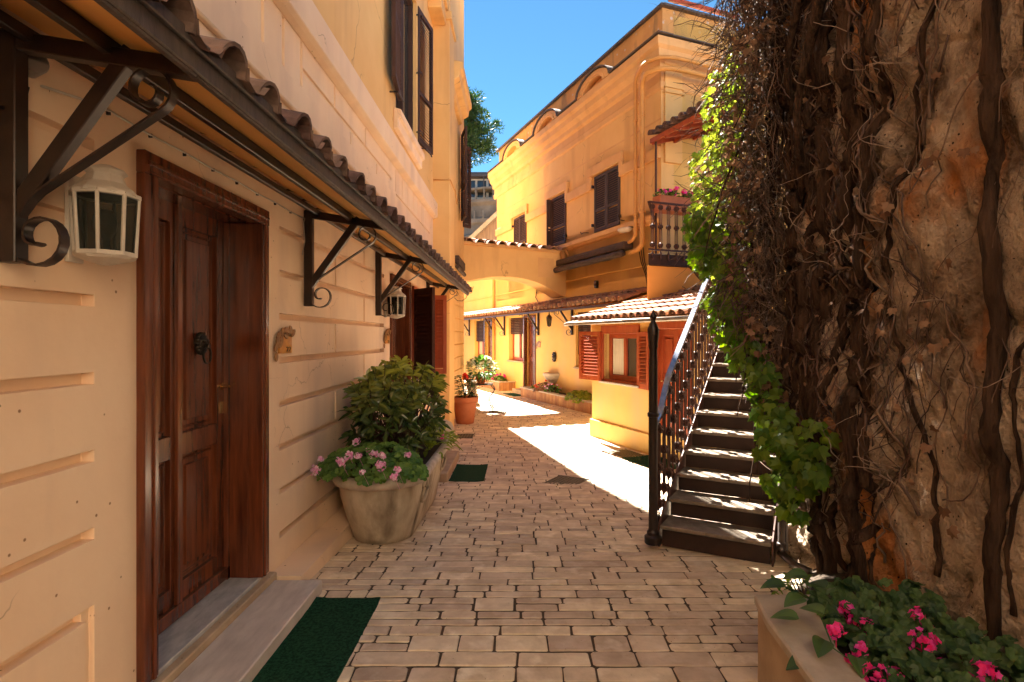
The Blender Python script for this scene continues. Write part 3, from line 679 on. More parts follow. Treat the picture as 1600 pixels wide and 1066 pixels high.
# ---------------------------------------------------------------- iron bracket
def bracket(parent, T, s=1.0, lean=0.10, wd=0.045, post_h=0.71):
    """local x outward, y along wall, z up from post foot"""
    b_ = MB(); b_.T = T
    b_.box((0.0,-wd/2*1.15,0),(0.06,wd/2*1.15,post_h)); 
    b_.beam((0.0,0,post_h-0.02),(0.62*s,0,post_h-0.02-lean), wd, 0.055)
    b_.beam((0.03,0,0.14),(0.405*s,0,post_h-0.055), wd*0.85, 0.05)
    o_ = b_.build('bracket', M['iron'], parent, bevel=0.003)
    c = MB(); c.T = T
    lo_ = scurve((0.118*s,0.078), 0.094*s, 0.018, 160, 640)
    up_ = scurve((0.458*s,post_h-0.178), 0.075*s, 0.016, -60, 420)
    pts = [(0.40*s, post_h-0.295-lean*0.6)] 
    line = [up_[0], (0.30*s, 0.30), (0.12*s, 0.21), lo_[0]]
    path = list(reversed(up_)) + [( (up_[0][0]*(1-t)+0.085*s*t), (up_[0][1]*(1-t)+0.195*t)) for t in (0.25,0.5,0.75,0.92)] + [(0.050*s,0.15)] + lo_
    c.strip([(x, 0, z) for x, z in path], (0,1,0), wd*0.8, 0.007)
    c.build('scroll', M['iron'], o_, smooth=True, auto=40)
    return o_
# ---------------------------------------------------------------- left tiled canopy
can = thing('tiled_canopy', 'long dark tiled canopy on black scrolled iron brackets above the left doors', 'canopy', (-1.3, 5, 2.45))
Y0, Y1 = -0.6, 10.9
sl = Vector((-0.64,0,0.175)).normalized(); nn = Vector((0.175,0,0.64)).normalized()
q = MB(); q.add([(-0.99,Y0,2.438),(-0.99,Y1,2.438),(-1.6,Y1,2.625),(-1.6,Y0,2.625),(-0.99,Y0,2.45),(-0.99,Y1,2.45),(-1.6,Y1,2.637),(-1.6,Y0,2.637)],
                [(0,1,2,3),(7,6,5,4),(0,4,5,1),(1,5,6,2),(2,6,7,3),(3,7,4,0)])
q.build('ceiling_board', M['ceiling'], can)
q = MB(); q.box((-1.0,Y0,2.40),(-0.975,Y1,2.475)); q.box((-0.975,Y0,2.455),(-0.955,Y1,2.495)); q.box((-1.01,Y0,2.395),(-0.985,Y1,2.41))
q.build('fascia', M['gutter'], can, bevel=0.004)
for xx, zz, hh in ((-1.50,2.521,0.038),(-1.26,2.489,0.050)):
    q = MB(); q.box((xx-0.015,Y0,zz-hh/2),(xx+0.015,Y1,zz+hh/2)); q.build('rail', M['iron'], can, bevel=0.003)
for yy in (-0.3, 1.76, 4.24, 6.33, 9.75):
    bracket(can, frame4((-1.6,yy,1.83 if yy < 5 else 1.84), (1,0,0), (0,1,0), (0,0,1)))
q = MB(); tile_field(q, (-0.965,Y0,2.448), (0,1,0), sl, nn, Y1-Y0, 0.68, pitch=0.29, tl=0.34, r=0.086, seg=8)
q.build('roof_tiles', M['oldtile'], can)

# lanterns
def wall_lantern(name, label, T, s=1.0, group=None):
    loc = T.translation.copy()
    t_ = thing(name, label, 'lantern', loc, group)
    f = MB(); f.T = T
    n = 8; r_ = 0.125*s; H_ = 0.30*s
    P = [(r_*math.cos(2*math.pi*(k+0.5)/n), r_*math.sin(2*math.pi*(k+0.5)/n)) for k in range(n)]
    for k in range(n):
        a, b_ = P[k], P[(k+1) % n]
        f.beam((a[0],a[1],0),(a[0]*1.12,a[1]*1.12,H_), 0.016*s, 0.016*s)
        f.beam((a[0],a[1],0.008),(b_[0],b_[1],0.008), 0.018*s, 0.022*s)
        f.beam((a[0]*1.12,a[1]*1.12,H_),(b_[0]*1.12,b_[1]*1.12,H_), 0.022*s, 0.022*s)
    f.lathe([(0.02,-0.04*s),(0.06*s,-0.03*s),(r_*0.95,-0.012*s),(r_*1.06,0.0)], (0,0,0), 8)
    f.lathe([(r_*1.2,H_),(r_*1.12,H_+0.02*s),(0.09*s,H_+0.06*s),(0.075*s,H_+0.10*s),(0.095*s,H_+0.115*s),(0.09*s,H_+0.125*s),(0.03*s,H_+0.15*s),(0.004,H_+0.155*s)], (0,0,0), 8)
    f.tube([(0,0,H_+0.1*s),(-0.07*s,0,H_+0.12*s),(-0.15*s,0,H_+0.05*s)], 0.012*s, 6); f.box((-0.165*s,-0.05*s,-0.02),(-0.145*s,0.05*s,H_+0.1*s))
    f.build('lantern_frame', M['whitepaint'], t_, bevel=0.002)
    gl = MB(); gl.T = T
    for k in range(n):
        a, b_ = P[k], P[(k+1) % n]
        gl.add([(a[0],a[1],0.012),(b_[0],b_[1],0.012),(b_[0]*1.12,b_[1]*1.12,H_-0.01),(a[0]*1.12,a[1]*1.12,H_-0.01)], [(0,1,2,3)])
    gl.build('glass', M['lglass'], t_)
    bl = MB(); bl.T = T; bl.lathe([(0.012,0.0),(0.012,0.06),(0.03,0.09),(0.034,0.13),(0.02,0.165),(0.003,0.17)], (0,0,0), 10)
    bl.build('bulb', M['bulb'], t_, smooth=True)
    return t_
wall_lantern('wall_lantern', 'white octagonal wall lantern beside the near wooden door', frame4((-1.47,2.02,1.885), (1,0,0), (0,1,0), (0,0,1)), 0.72)
wall_lantern('wall_lantern', 'white wall lantern hanging behind the third iron bracket by the shuttered door', frame4((-1.46,6.72,1.85), (1,0,0), (0,1,0), (0,0,1)), 0.78)

# house number plaques
def plaque(label, T, s, txt):
    t_ = thing('number_plaque', label, 'number plaque', T.translation.copy(), 'ceramic house number plaques')
    T = T @ Matrix.Diagonal((1.75,1,1,1)); f = MB(); f.T = T
    f.box((-0.055*s,0,-0.06*s),(0.055*s,0.014*s,0.05*s)); 
    f.build('tile', M['ceramic'], t_, bevel=0.003)
    l = MB(); l.T = T
    rr = random.Random(5)
    for k, (x, z) in enumerate([(-0.085,-0.08),(-0.088,-0.02),(-0.075,0.02),(-0.065,0.055),(-0.035,0.075),(-0.01,0.085),(0.015,0.085),(0.04,0.09),(0.06,0.07),(-0.04,0.03),(-0.05,0.0),(-0.01,0.055)]):
        x = -x; a = rr.uniform(0.6, 2.2); w2 = 0.014*s; L2 = 0.03*s
        c = [(x*s+L2*math.cos(a)*math.cos(t)-w2*math.sin(a)*math.sin(t), z*s+L2*math.sin(a)*math.cos(t)+w2*math.cos(a)*math.sin(t)) for t in [i*0.785 for i in range(8)]]
        l.prism(c, (0,0.012*s,0), (1,0,0), (0,0,1), (0,1,0), (0.006+0.002*(k % 3))*s)
    l.build('leaf_ornament', M['ornament'], t_)
    cu = bpy.data.curves.new('digits', 'FONT'); cu.body = txt; cu.size = 0.045*s; cu.extrude = 0.0015
    to = bpy.data.objects.new('tmp', cu); C.objects.link(to)
    dg = bpy.context.evaluated_depsgraph_get(); me = bpy.data.meshes.new_from_object(to.evaluated_get(dg)); me.name = 'digits'
    bpy.data.objects.remove(to)
    T2 = T @ Matrix(((-1,0,0,0.0),(0,0,1,0.0155*s),(0,1,0,-0.05*s),(0,0,0,1)))
    me.transform(Matrix.Translation(-t_.location) @ T2)
    me.materials.append(M['bronze']); o_ = bpy.data.objects.new('digits', me); C.objects.link(o_); o_.parent = t_
    return t_
# local x must run right-to-left when seen from outside (text is mirrored back above)
plaque('ochre ceramic number plaque with leaves, right of the near door', frame4((-1.6,3.86,1.555), (0,-1,0), (1,0,0), (0,0,1)), 1.05, '22')
plaque('ochre number plaque edged with leaves, left of the far shuttered door', frame4((-1.6,6.83,1.585), (0,-1,0), (1,0,0), (0,0,1)), 1.05, '21')

# junction box and cable
jb = thing('junction_box', 'round grey junction box fixed high on the wall under the canopy', 'junction box', (-1.56,1.85,2.49))
q = MB(); q.T = frame4((-1.595,1.85,2.485), (0.5,0.8,0), (0,0,1), (0.85,-0.5,0)); q.lathe([(0.038,-0.02),(0.038,0.045),(0.035,0.05),(0.002,0.05)], (0,0,0), 20); q.build('box_body', M['grey'], jb, smooth=True, auto=40)
q = MB(); q.tube([(-1.57,1.83,2.48),(-1.57,1.80,2.53),(-1.57,1.72,2.56),(-1.57,1.2,2.57)], 0.011, 6); q.build('conduit', M['whitepaint'], jb, smooth=True)
q = MB(); q.tube([(-1.575,1.82,2.40),(-1.575,1.80,2.33),(-1.575,1.74,2.30),(-1.58,1.5,2.28)], 0.007, 6); q.build('cable', M['iron'], jb, smooth=True)
q = MB(); pts = [(-1.58,1.88,2.43),(-1.585,2.05,2.46)] + [(-1.588, 2.2+0.25*k, 2.475-0.006*(k % 2)) for k in range(9)] + [(-1.585,4.17,2.44),(-1.585,4.19,2.3),(-1.59,4.16,2.2)]
q.tube(pts, 0.005, 5); cb = q.build('cable', M['whitepaint'], None, smooth=True); tag(cb, 'thin pale cable clipped along the wall under the left canopy', 'cable')
q = MB(); 
for k in range(9): q.box((-1.599,2.199+0.25*k,2.460),(-1.585,2.206+0.25*k,2.476))
q.build('clip', M['iron'], cb)
q = MB(); q.tube([(-1.40,13.6,5.6),(-1.39,13.4,5.2),(-1.39,13.0,4.8),(-1.39,12.6,4.55),(-1.28,11.3,4.5),(-1.28,10.49,4.5),(-1.59,10.47,4.5)], 0.012, 5)
tag(q.build('cable', M['pipe'], None, smooth=True), 'thin cable sagging across the upper pilaster of the left building', 'cable')

# rolled awning on left side wall
q = MB(); q.box((-1.42,12.5,3.22),(-1.33,13.9,3.40)); q.tube([(-1.36,12.4,3.14),(-1.35,13.9,3.12)], 0.05, 8)
tag(q.build('rolled_awning', M['awning'], None, bevel=0.01), 'short dark rolled awning high on the left building corner', 'awning')
# wrought lamp at the corner
lp = thing('candelabra_lamp', 'wrought iron candelabra lamp on the far end of the left canopy', 'lamp', (-1.1,11.9,2.5))
q = MB(); q.strip([(x-1.42, 11.9, z) for x, z in [(0,2.62),(0.04,2.44),(0.12,2.36),(0.22,2.36),(0.30,2.42),(0.33,2.52)]], (0,1,0), 0.02, 0.012)
q.strip([(x-1.42, 11.9, z) for x, z in scurve((0.09,2.52), 0.06, 0.015, 200, 520)], (0,1,0), 0.02, 0.008)
q.lathe([(0.005,0),(0.07,0.02),(0.075,0.03),(0.01,0.035),(0.012,0.10),(0.03,0.12),(0.03,0.13),(0.004,0.2)], (-1.09,11.9,2.52), 8)
for k in range(5):
    t = 2*math.pi*k/5; q.tube([(-1.09,11.9,2.5),(-1.09+0.07*math.cos(t),11.9+0.07*math.sin(t),2.52),(-1.09+0.12*math.cos(t),11.9+0.12*math.sin(t),2.66)], 0.006, 4)
q.build('lamp_arm', M['iron'], lp)

# ================================================================ RIGHT BUILDING (facade F recedes to the left)
FO = Vector((2.87,11.54,0)); FU = Vector((-0.377,0.926,0)); FN = Vector((-0.926,-0.377,0))
FU.normalize(); FN.normalize(); EU = -FN; EN = -FU
def FP(u, d=0.0, z=0.0): return FO + FU*u + FN*d + Vector((0,0,z))
rb = thing('right_building', 'two storey ochre villa on the right with dark louvred shutters and arched cornice', 'building', tuple(FP(5)))
wins = [(1.53,2.68), (4.24,5.18), (7.02,8.07)]
rc = []
for (a, b_) in wins: rc.append((a, b_, 4.15, 5.56, -0.05))
q = MB(); gridwall(q, FO, FU, FN, (0, 9.8, 2.9, 7.3), rc)
q.build('upper_wall', M['ochre'], rb, weld=True, bevel=0.006)
drs = [(6.36,7.18), (10.39,11.13)]; gws = [(2.90,3.70), (7.30,8.60), (11.25,12.45), (0.4,1.2)]
rc = [(0.0, 14.8, 3.10, 3.13, 0.03)]
for (a, b_) in drs: rc.append((a, b_, -0.2, 2.27, None))
for (a, b_) in gws: rc.append((a, b_, 0.82, 2.25, None))
q = MB(); gridwall(q, FO, FU, FN, (0, 15, -0.3, 4.3), rc)
q.build('lower_wall', M['yellow'], rb, weld=True)
q = MB()                                                   # body behind, so that light cannot leak
b0 = FP(0,-0.32); b1 = FP(15,-0.32); b2 = FP(15,-6); b3 = FP(0,-6); 
q.add([(*b0.xy,-0.3),(*b1.xy,-0.3),(*b2.xy,-0.3),(*b3.xy,-0.3),(*b0.xy,4.3),(*b1.xy,4.3),(*b2.xy,4.3),(*b3.xy,4.3)], [(0,1,5,4),(1,2,6,5),(2,3,7,6),(3,0,4,7),(4,5,6,7)])
c0 = FP(0.0,-0.31); c1 = FP(9.8,-0.31); c2 = FP(9.8,-6); c3 = FP(0.0,-6)
q.add([(*c0.xy,4.31),(*c1.xy,4.31),(*c2.xy,4.31),(*c3.xy,4.31),(*c0.xy,8.2),(*c1.xy,8.2),(*c2.xy,8.2),(*c3.xy,8.2)], [(0,1,5,4),(1,2,6,5),(2,3,7,6),(3,0,4,7),(4,5,6,7)])
e1 = FP(9.8,0); q.add([(*e1.xy,4.3),(*FP(9.8,-6).xy,4.3),(*FP(9.8,-6).xy,7.5),(*e1.xy,7.5)], [(0,1,2,3)])
q.build('building_body', M['yellow'], rb)
q = MB(); gridwall(q, FO, EU, EN, (0, 1.95, -0.3, 7.3), [(0.5, 1.3, 3.1, 5.1, None)])
q.add([(*(FO+EU*1.95).xy,-0.3),(*(FO+EU*1.95+FU*6).xy,-0.3),(*(FO+EU*1.95+FU*6).xy,8.2),(*(FO+EU*1.95).xy,8.2)], [(0,1,2,3)])
q.build('end_wall', M['ochre'], rb, weld=True)
q = MB(); q.box((0,0,0),(0,0,0)); q = MB()
q.T = frame4(FO+Vector((0,0,0))+EU*0.06+EN*0.0, EU, -EN, (0,0,1)); q.box((0,-0.06,5.15),(0.42,0.0,7.25)); q.box((-0.03,-0.10,6.55),(0.46,0.0,6.6)); q.box((-0.03,-0.09,6.66),(0.46,0.0,6.69)); q.box((-0.06,-0.12,7.1),(0.5,0,7.25))
q.build('corner_pilaster', M['ochre'], rb, bevel=0.006)
# cornice with three lunettes
prof = [(0,6.62),(0.04,6.66),(0.05,6.78),(0.02,6.80),(0.02,6.98),(0.09,7.02),(0.10,7.12),(0.19,7.22),(0.21,7.34),(0.27,7.40),(0.27,7.56),(0,7.60)]
q = MB(); moulding_mitre(q, FP(0), FU, FN, 10.03, prof)
moulding_mitre(q, FO, EU, EN, 1.95, prof)
co = q.build('cornice', M['trim'], rb, bevel=0.006)
for cu_ in (2.35, 5.05, 7.65):
    RR = 0.76; HH = 0.36; RI = 0.46; HI = 0.22
    arc = [(RR*math.cos(math.pi*k/18), HH*math.sin(math.pi*k/18)) for k in range(19)]
    inn = [(RI*math.cos(math.pi*k/18), HI*math.sin(math.pi*k/18)) for k in range(19)]
    q = MB(); vs = []
    for dd in (0.0, 0.27):
        vs += [FP(cu_+a, dd, 7.565+b_) for a, b_ in arc] + [FP(cu_+a, dd, 7.575+b_) for a, b_ in inn]
    fs = []
    for k in range(18):
        fs += [(38+k, 38+k+1, 57+k+1, 57+k), (k, k+1, 38+k+1, 38+k), (19+k, 19+k+1, 57+k+1, 57+k)]
    fs += [(38,57,19,0), (56,75,37,18)]
    q.add(vs, fs); q.add([FP(cu_+a, 0.09, 7.58+b_) for a, b_ in inn], [tuple(range(19))])
    q.build('lunette', M['trim'], rb)
    q = MB(); mid = [((RI+0.10)*math.cos(math.pi*k/18), (HI+0.055)*math.sin(math.pi*k/18)) for k in range(19)]
    q.strip([FP(cu_+a, 0.275, 7.575+b_) for a, b_ in mid], FN, 0.02, 0.03); q.build('lunette_moulding', M['trim'], rb)
    q = MB(); pts = [FP(cu_+1.05*a, 0.13, 7.58+1.06*b_) for a, b_ in arc]
    q.strip(pts, FN, 0.36, 0.03); q.build('lunette_capping', M['gutter'], rb)
for a, b_ in ((-0.32,1.56),(3.14,4.26),(5.84,6.86),(8.44,10.05)):
    q = MB(); q.beam(FP(a,0.12,7.60), FP(b_,0.12,7.60), 0.36, 0.025)
    if a < 0: q.beam(FO+EN*0.12+Vector((0,0,7.602)), FO+EU*1.2+EN*0.12+Vector((0,0,7.602)), 0.36, 0.025)
    q.build('cornice_capping', M['gutter'], rb)
q = MB()
p0 = FP(-0.0,-0.03)
gridwall(q, FP(-0.0,-0.03), FU, FN, (0, 9.65, 7.55, 8.30), []); gridwall(q, FP(0,-0.03), EU, EN, (0, 1.9, 7.55, 8.30), [])
q.build('parapet', M['parapet'], rb)
q = MB(); q.beam(FP(-0.08,-0.1,8.32), FP(9.8,-0.1,8.32), 0.3, 0.05); q.beam(FO+EU*0.0+Vector((0,0,8.322)), FO+EU*1.98+Vector((0,0,8.322)), 0.2, 0.046)
q.build('parapet_coping', M['gutter'], rb)
q = MB(); q.beam(FO+EU*0.15+EN*0.05+Vector((0,0,8.47)), FO+EU*1.95+EN*0.05+Vector((0,0,8.47)), 0.05, 0.09); q.build('roof_rail', M['redwood'], rb)
# string band stepping over the windows, and sill band
q = MB()
zb0, zb1 = 5.24, 5.47
def band(a, b_, z0, z1, d=0.075): 
    q.T = Matrix.Identity(4); q.prism([(a,z0),(b_,z0),(b_,z1),(a,z1)], FP(0,0), FU, (0,0,1), FN, d)
segs = [0.0]; 
edges = []
for (a, b_) in wins:
    band(a-0.14, b_+0.32, 5.58, 5.80); band(a-0.14, a-0.02, 5.24, 5.579); band(b_+0.12, b_+0.32, 5.24, 5.579)
    edges.append((a-0.14, b_+0.32))
xs = 0.0
for (a, b_) in edges:
    band(xs, a-0.001, zb0, zb1); xs = b_+0.001
band(xs, 9.78, zb0, zb1)
q.build('string_band', M['trim'], rb, bevel=0.01)
q = MB(); moulding(q, FP(0.0), FU, FN, 5.4, [(0,3.93),(0.05,3.96),(0.07,4.0),(0.11,4.02),(0.11,4.12),(0,4.15)])
q.prism([(0,6.02),(9.8,6.02),(9.8,6.06),(0,6.06)], FP(0,0), FU, (0,0,1), FN, 0.001)
q.build('sill_band', M['trim'], rb, bevel=0.008)
for k, (a, b_) in enumerate(wins):
    W2 = (b_-a)/2; mt = M['greyshut'] if k == 0 else M['shutter']
    for j_ in (0, 1):
        if k == 1 and j_ == 1:
            dd = (FU*0.10+FN*0.44).normalized(); T = frame4(FP(b_-0.02, 0.0, 4.17), dd, (-dd.y, dd.x, 0), (0,0,1)); sw = 0.10
            shutter_mb(T, 0.16, 1.36, th=0.04, stile=0.05).build('shutter', mt, rb); continue
        ww2 = (b_-a-0.06) if k == 1 else W2-0.01
        T = frame4(FP(a+j_*W2+0.005, 0.035, 4.17), FU, -FN, (0,0,1))
        shutter_mb(T, ww2, 1.36, th=0.045, stile=0.055, slat=0.052).build('shutter', mt, rb)
q = MB()
for (a, b_) in wins:
    for uu in (a-0.03, b_+0.02):
        for zz in (4.35, 5.3): q.box((0,0,0),(0,0,0)); q.beam(FP(uu,0.0,zz), FP(uu,0.09,zz), 0.03, 0.07)
    q.tube([FP(b_+0.3,0.02,4.22),FP(b_+0.3,0.14,4.22),FP(b_+0.42,0.16,4.2),FP(b_+0.46,0.16,4.26)], 0.010, 5); q.tube([FP(a-0.2,0.02,4.22),FP(a-0.2,0.12,4.22),FP(a-0.05,0.14,4.2)], 0.010, 5)
q.build('shutter_hinge', M['iron'], rb)
# ground floor doors and windows in F
def fdoor(a, b_, z0, z1):
    T = frame4(FP(a, 0, 0), FU, -FN, (0,0,1)); W_ = b_-a
    f = MB(); f.T = T
    f.box((-0.07,-0.03,z0),(0.0,0.10,z1+0.07)); f.box((W_,-0.03,z0),(W_+0.07,0.10,z1+0.07)); f.box((0,-0.032,z1),(W_,0.10,z1+0.07))
    f.build('door_frame', M['wood'], rb, bevel=0.005)
    d_ = MB(); rct = []
    for (p0, p1) in ((0.09, W_/2-0.05), (W_/2+0.05, W_-0.09)):
        for (q0, q1) in ((z0+0.15, z0+0.85), (z0+1.0, z1-0.1)):
            rct += [(p0,p1,q0,q1,-0.03),(p0+0.06,p1-0.06,q0+0.06,q1-0.06,-0.012)]
    gridwall(d_, FP(a, -0.12), FU, FN, (0, W_, z0, z1), rct)
    dl = d_.build('door_leaf', M['wood'], rb, weld=True, bevel=0.003)
    h_ = MB(); h_.T = T; h_.lathe([(0.002,0),(0.03,0.01),(0.03,0.05),(0.002,0.06)], (W_*0.3,0.08,1.35), 8); h_.build('knocker', M['bronze'], dl)
    h_ = MB(); h_.T = T; h_.beam((0.05,0.06,1.08),(0.16,0.06,1.10), 0.02, 0.02); h_.build('handle', M['brass'], dl)
def fwin(a, b_, z0, z1, blind=0.55):
    T = frame4(FP(a, 0, 0), FU, -FN, (0,0,1)); W_ = b_-a
    f = MB(); f.T = T
    for (x0, x1) in ((0,0.07),(W_-0.07,W_),(W_/2-0.045,W_/2+0.045)): f.box((x0,0.14,z0),(x1,0.19,z1))
    f.box((0.07,0.141,z0),(W_-0.07,0.19,z0+0.09)); f.box((0.07,0.141,z1-0.08),(W_-0.07,0.19,z1))
    wo_ = f.build('window', M['redwood'], rb, bevel=0.004)
    f = MB(); f.T = T; f.box((0.05,0.18,z0+0.05),(W_-0.05,0.185,z1-0.05)); f.build('pane', M['glass'], wo_)
    f = MB(); f.T = T
    for (x0, x1) in ((0.1,W_/2-0.12),(W_/2+0.1,W_-0.09)): f.box((x0,0.172,z0+0.1),(x1,0.178,z1-0.1))
    f.build('curtain', M['curtain'], wo_)
    f = MB(); f.T = T; zz = z1
    while zz > z1-(z1-z0)*blind:
        f.add([(0.01,0.06,zz-0.045),(W_-0.01,0.06,zz-0.045),(W_-0.01,0.075,zz),(0.01,0.075,zz)], [(0,1,2,3)]); f.box((0.01,0.062,zz-0.05),(W_-0.01,0.07,zz-0.046)); zz -= 0.055
    f.build('blind', M['shutter'], wo_)
    f = MB(); f.T = T; f.box((-0.06,-0.05,z0-0.05),(W_+0.06,0.14,z0)); f.build('sill', M['stone'], wo_, bevel=0.005)
for a, b_ in drs: fdoor(a, b_, -0.02, 2.22)
for (a, b_), bl in zip(gws, (0.75,0.38,0.55,0.5)): fwin(a, b_, 0.82, 2.25, bl)
st = MB(); st.T = frame4(FP(6.2,0,0), FU, -FN, (0,0,1)); st.box((0,-0.35,-0.25),(1.2,0.0,-0.04)); st.build('door_step', M['stone'], rb, bevel=0.01)

# ---------------------------------------------------------------- canopy on the far facade
cn = thing('tiled_canopy', 'pinkish tiled canopy running along the sunlit yellow facade at the far right', 'canopy', tuple(FP(7,0.3,2.4)))
W0, W1 = 0.2, 14.2
q = MB()
a = FP(W0,0.66,2.30); b_ = FP(W1,0.66,2.30); c = FP(W1,0.0,2.52); d = FP(W0,0.0,2.52); up = Vector((0,0,0.02))
q.add([a,b_,c,d,a+up,b_+up,c+up,d+up], [(0,1,2,3),(7,6,5,4),(0,4,5,1),(1,5,6,2),(2,6,7,3),(3,7,4,0)]); q.build('ceiling_board', M['orange'], cn)
q = MB(); q.beam(FP(W0,0.67,2.29), FP(W1,0.67,2.29), 0.03, 0.06); q.build('fascia', M['rust'], cn)
for dd_, zz in ((0.15,2.42),(0.42,2.33)):
    q = MB(); q.beam(FP(W0,dd_,zz), FP(W1,dd_,zz), 0.05, 0.06); q.build('rail', M['rust'], cn)
for uu in (3.85, 6.05, 8.95, 10.05, 13.1, 1.0):
    bracket(cn, frame4(FP(uu,0,1.66), FN, FU, (0,0,1)), s=1.05, lean=0.13, post_h=0.76)
q = MB(); vv = (-FN*0.66+Vector((0,0,0.23))).normalized(); nv = (FN*0.23+Vector((0,0,0.66))).normalized()
tile_field(q, FP(W0,0.72,2.34), FU, vv, nv, W1-W0, 0.74, pitch=0.255, tl=0.37, r=0.098, seg=6); q.build('roof_tiles', M['tile'], cn)

# ---------------------------------------------------------------- arch bridge
AU = Vector((0.952,0.305,0)).normalized(); AN = Vector((AU.y,-AU.x,0)); AO = Vector((-1.46,14.62,0))
ab = thing('arch_bridge', 'ochre arched bridge with tiled coping spanning the alley between both buildings', 'bridge', tuple(AO+AU*1.3))
def arcz(s):
    if s < 0.15: return 3.05
    if s > 2.72: return 2.70
    t = (s-1.15)/1.6; return 3.19-0.50*max(0,t)**2.2 if t > 0 else 3.19-0.14*((1.15-s)/1.0)**2
Q = [0.15*k for k in range(0, 20)] + [2.95]
low = [(s, arcz(s)) for s in Q]
q = MB(); poly = low+[(2.95,3.86),(0,3.99)]
q.prism(poly, AO, AU, (0,0,1), -AN, 0.8)
q.build('arch_wall', M['ochre'], ab, bevel=0.01)
q = MB(); q.prism([(2.05,3.22),(2.5,3.20),(2.5,3.72),(2.05,3.74)], AO, AU, (0,0,1), AN, 0.006); q.build('hatch', M['trim'], ab, bevel=0.002)
q = MB(); q.prism([(0,3.99),(2.95,3.86),(2.95,3.94),(0,4.07)], AO+AN*0.06, AU, (0,0,1), -AN, 0.9); q.build('coping_bed', M['trim'], ab)
q = MB(); dr = Vector((AU.x, AU.y, -0.044)).normalized()
tile_field(q, AO+AN*0.12+Vector((0,0,4.03)), dr, -AN*0.97+Vector((0,0,0.2)), Vector((0,0,1))+AN*0.2, 2.9, 0.5, pitch=0.29, tl=0.32, r=0.10)
tile_field(q, AO-AN*0.9+dr*2.9+Vector((0,0,4.03)), -dr, AN*0.97+Vector((0,0,0.2)), Vector((0,0,1))-AN*0.2, 2.9, 0.5, pitch=0.29, tl=0.32, r=0.10)
q.tube([AO-AN*0.40+Vector((0,0,4.15)), AO-AN*0.40+AU*2.9+Vector((0,0,4.02))], 0.10, 8)
q.build('roof_tiles', M['tile'], ab)
q = MB()
q.tube([AO+AU*2.72+AN*0.02+Vector((0,0,3.9)), AO+AU*2.74+AN*0.12+Vector((0,0,3.72)), AO+AU*2.76+AN*0.10+Vector((0,0,3.4))], 0.07, 8)
q.tube([AO+AU*2.80+AN*0.1+Vector((0,0,3.95)), AO+AU*2.90+AN*0.12+Vector((0,0,3.8)), AO+AU*2.82+AN*0.1+Vector((0,0,3.55))], 0.05, 8)
tag(q.build('drainpipe', M['pipe'], None, smooth=True), 'short ochre drainpipe elbows where the arch meets the right facade', 'pipe')

# awning roll on facade
aw = thing('rolled_awning', 'long dark rolled awning under the sill of the right building', 'awning', tuple(FP(2.8,0.2,3.5)))
q = MB(); q.beam(FP(0.95,0.16,3.60), FP(4.75,0.16,3.60), 0.26, 0.17); q.build('housing', M['awning'], aw, bevel=0.03)
q = MB(); q.tube([FP(0.95+3.85*k/12,0.30+0.01*(k % 2),3.42-0.008*(k % 3)) for k in range(13)], 0.075, 8); q.build('fabric_roll', M['awning'], aw, smooth=True)
q = MB(); q.beam(FP(0.9,0.14,3.70), FP(4.6,0.14,3.70), 0.02, 0.025); q.build('rod', M['pipe'], aw)
# pipes at the corner
dp = thing('drainpipe', 'pair of tall ochre drainpipes curving round the corner of the right building', 'pipe', tuple(FP(0.4,0.1,5)))
for k, (uu, rr_, zt, zb) in enumerate(((0.70,0.042,7.14,3.85),(0.42,0.052,6.92,3.62))):
    q = MB(); d0 = 0.15+0.02*k
    pts = [FO+EU*1.6+EN*(0.30)+Vector((0,0,zt-0.03)), FO+EU*0.1+EN*0.32+Vector((0,0,zt)), FP(0.0,0.30,zt), FP(uu*0.6,0.26,zt-0.03), FP(uu*0.9,0.2,zt-0.13), FP(uu,d0,zt-0.30), FP(uu,d0,zt-0.6)]
    pts += [FP(uu,d0,z) for z in (6.0,5.0,4.4)] + [FP(uu,d0,zb), FP(uu+0.04,d0,zb-0.1), FP(uu+0.15,d0,zb-0.17), FP(uu+0.45,d0,zb-0.2)]
    q.tube(smooth_path(pts,5), rr_, 10)
    for z in (6.2,5.1,4.2): q.lathe([(rr_+0.002,0),(rr_+0.012,0.005),(rr_+0.012,0.035),(rr_+0.002,0.04)], tuple(FP(uu,d0,z)), 10)
    q.build('pipe', M['pipe'], dp, smooth=True, auto=40)
q = MB()
for k in range(3): q.tube([FP(0.55+0.08*k,0.06,3.5), FP(0.5+0.06*k,0.06,3.2), FP(0.35+0.05*k,0.06,2.9), FP(0.3+0.04*k,0.06,2.6)], 0.012, 5)
tag(q.build('cable', M['iron'], None), 'dark cables hanging below the pipe elbow on the right facade', 'cable')
q = MB(); q.tube([FP(9.95,0.08,4.3),FP(9.95,0.08,2.55)], 0.05, 8); q.tube([FP(9.95,0.08,2.3),FP(9.95,0.08,0)], 0.05, 8)
tag(q.build('drainpipe', M['pipe'], None, smooth=True), 'thin drainpipe between the two far doors of the yellow facade', 'pipe')
# white oval wall light
wl_ = thing('wall_light', 'white oval wall light under the sill band beside the drainpipes', 'lamp', tuple(FP(1.05,0.12,3.95)))
q = MB(); q.T = frame4(FP(1.10,0.16,3.96), FU, -FN, (0,0,1)); q.lathe([(0.004,-0.07),(0.12,-0.05),(0.17,0.0),(0.16,0.03),(0.05,0.05),(0.004,0.055)], (0,0,0), 16, sx=1.25, sy=0.8); q.build('shade', M['whitepaint'], wl_, smooth=True)
q = MB(); q.beam(FP(0.9,0.0,3.99), FP(0.95,0.16,3.99), 0.04, 0.03); q.build('arm', M['iron'], wl_)
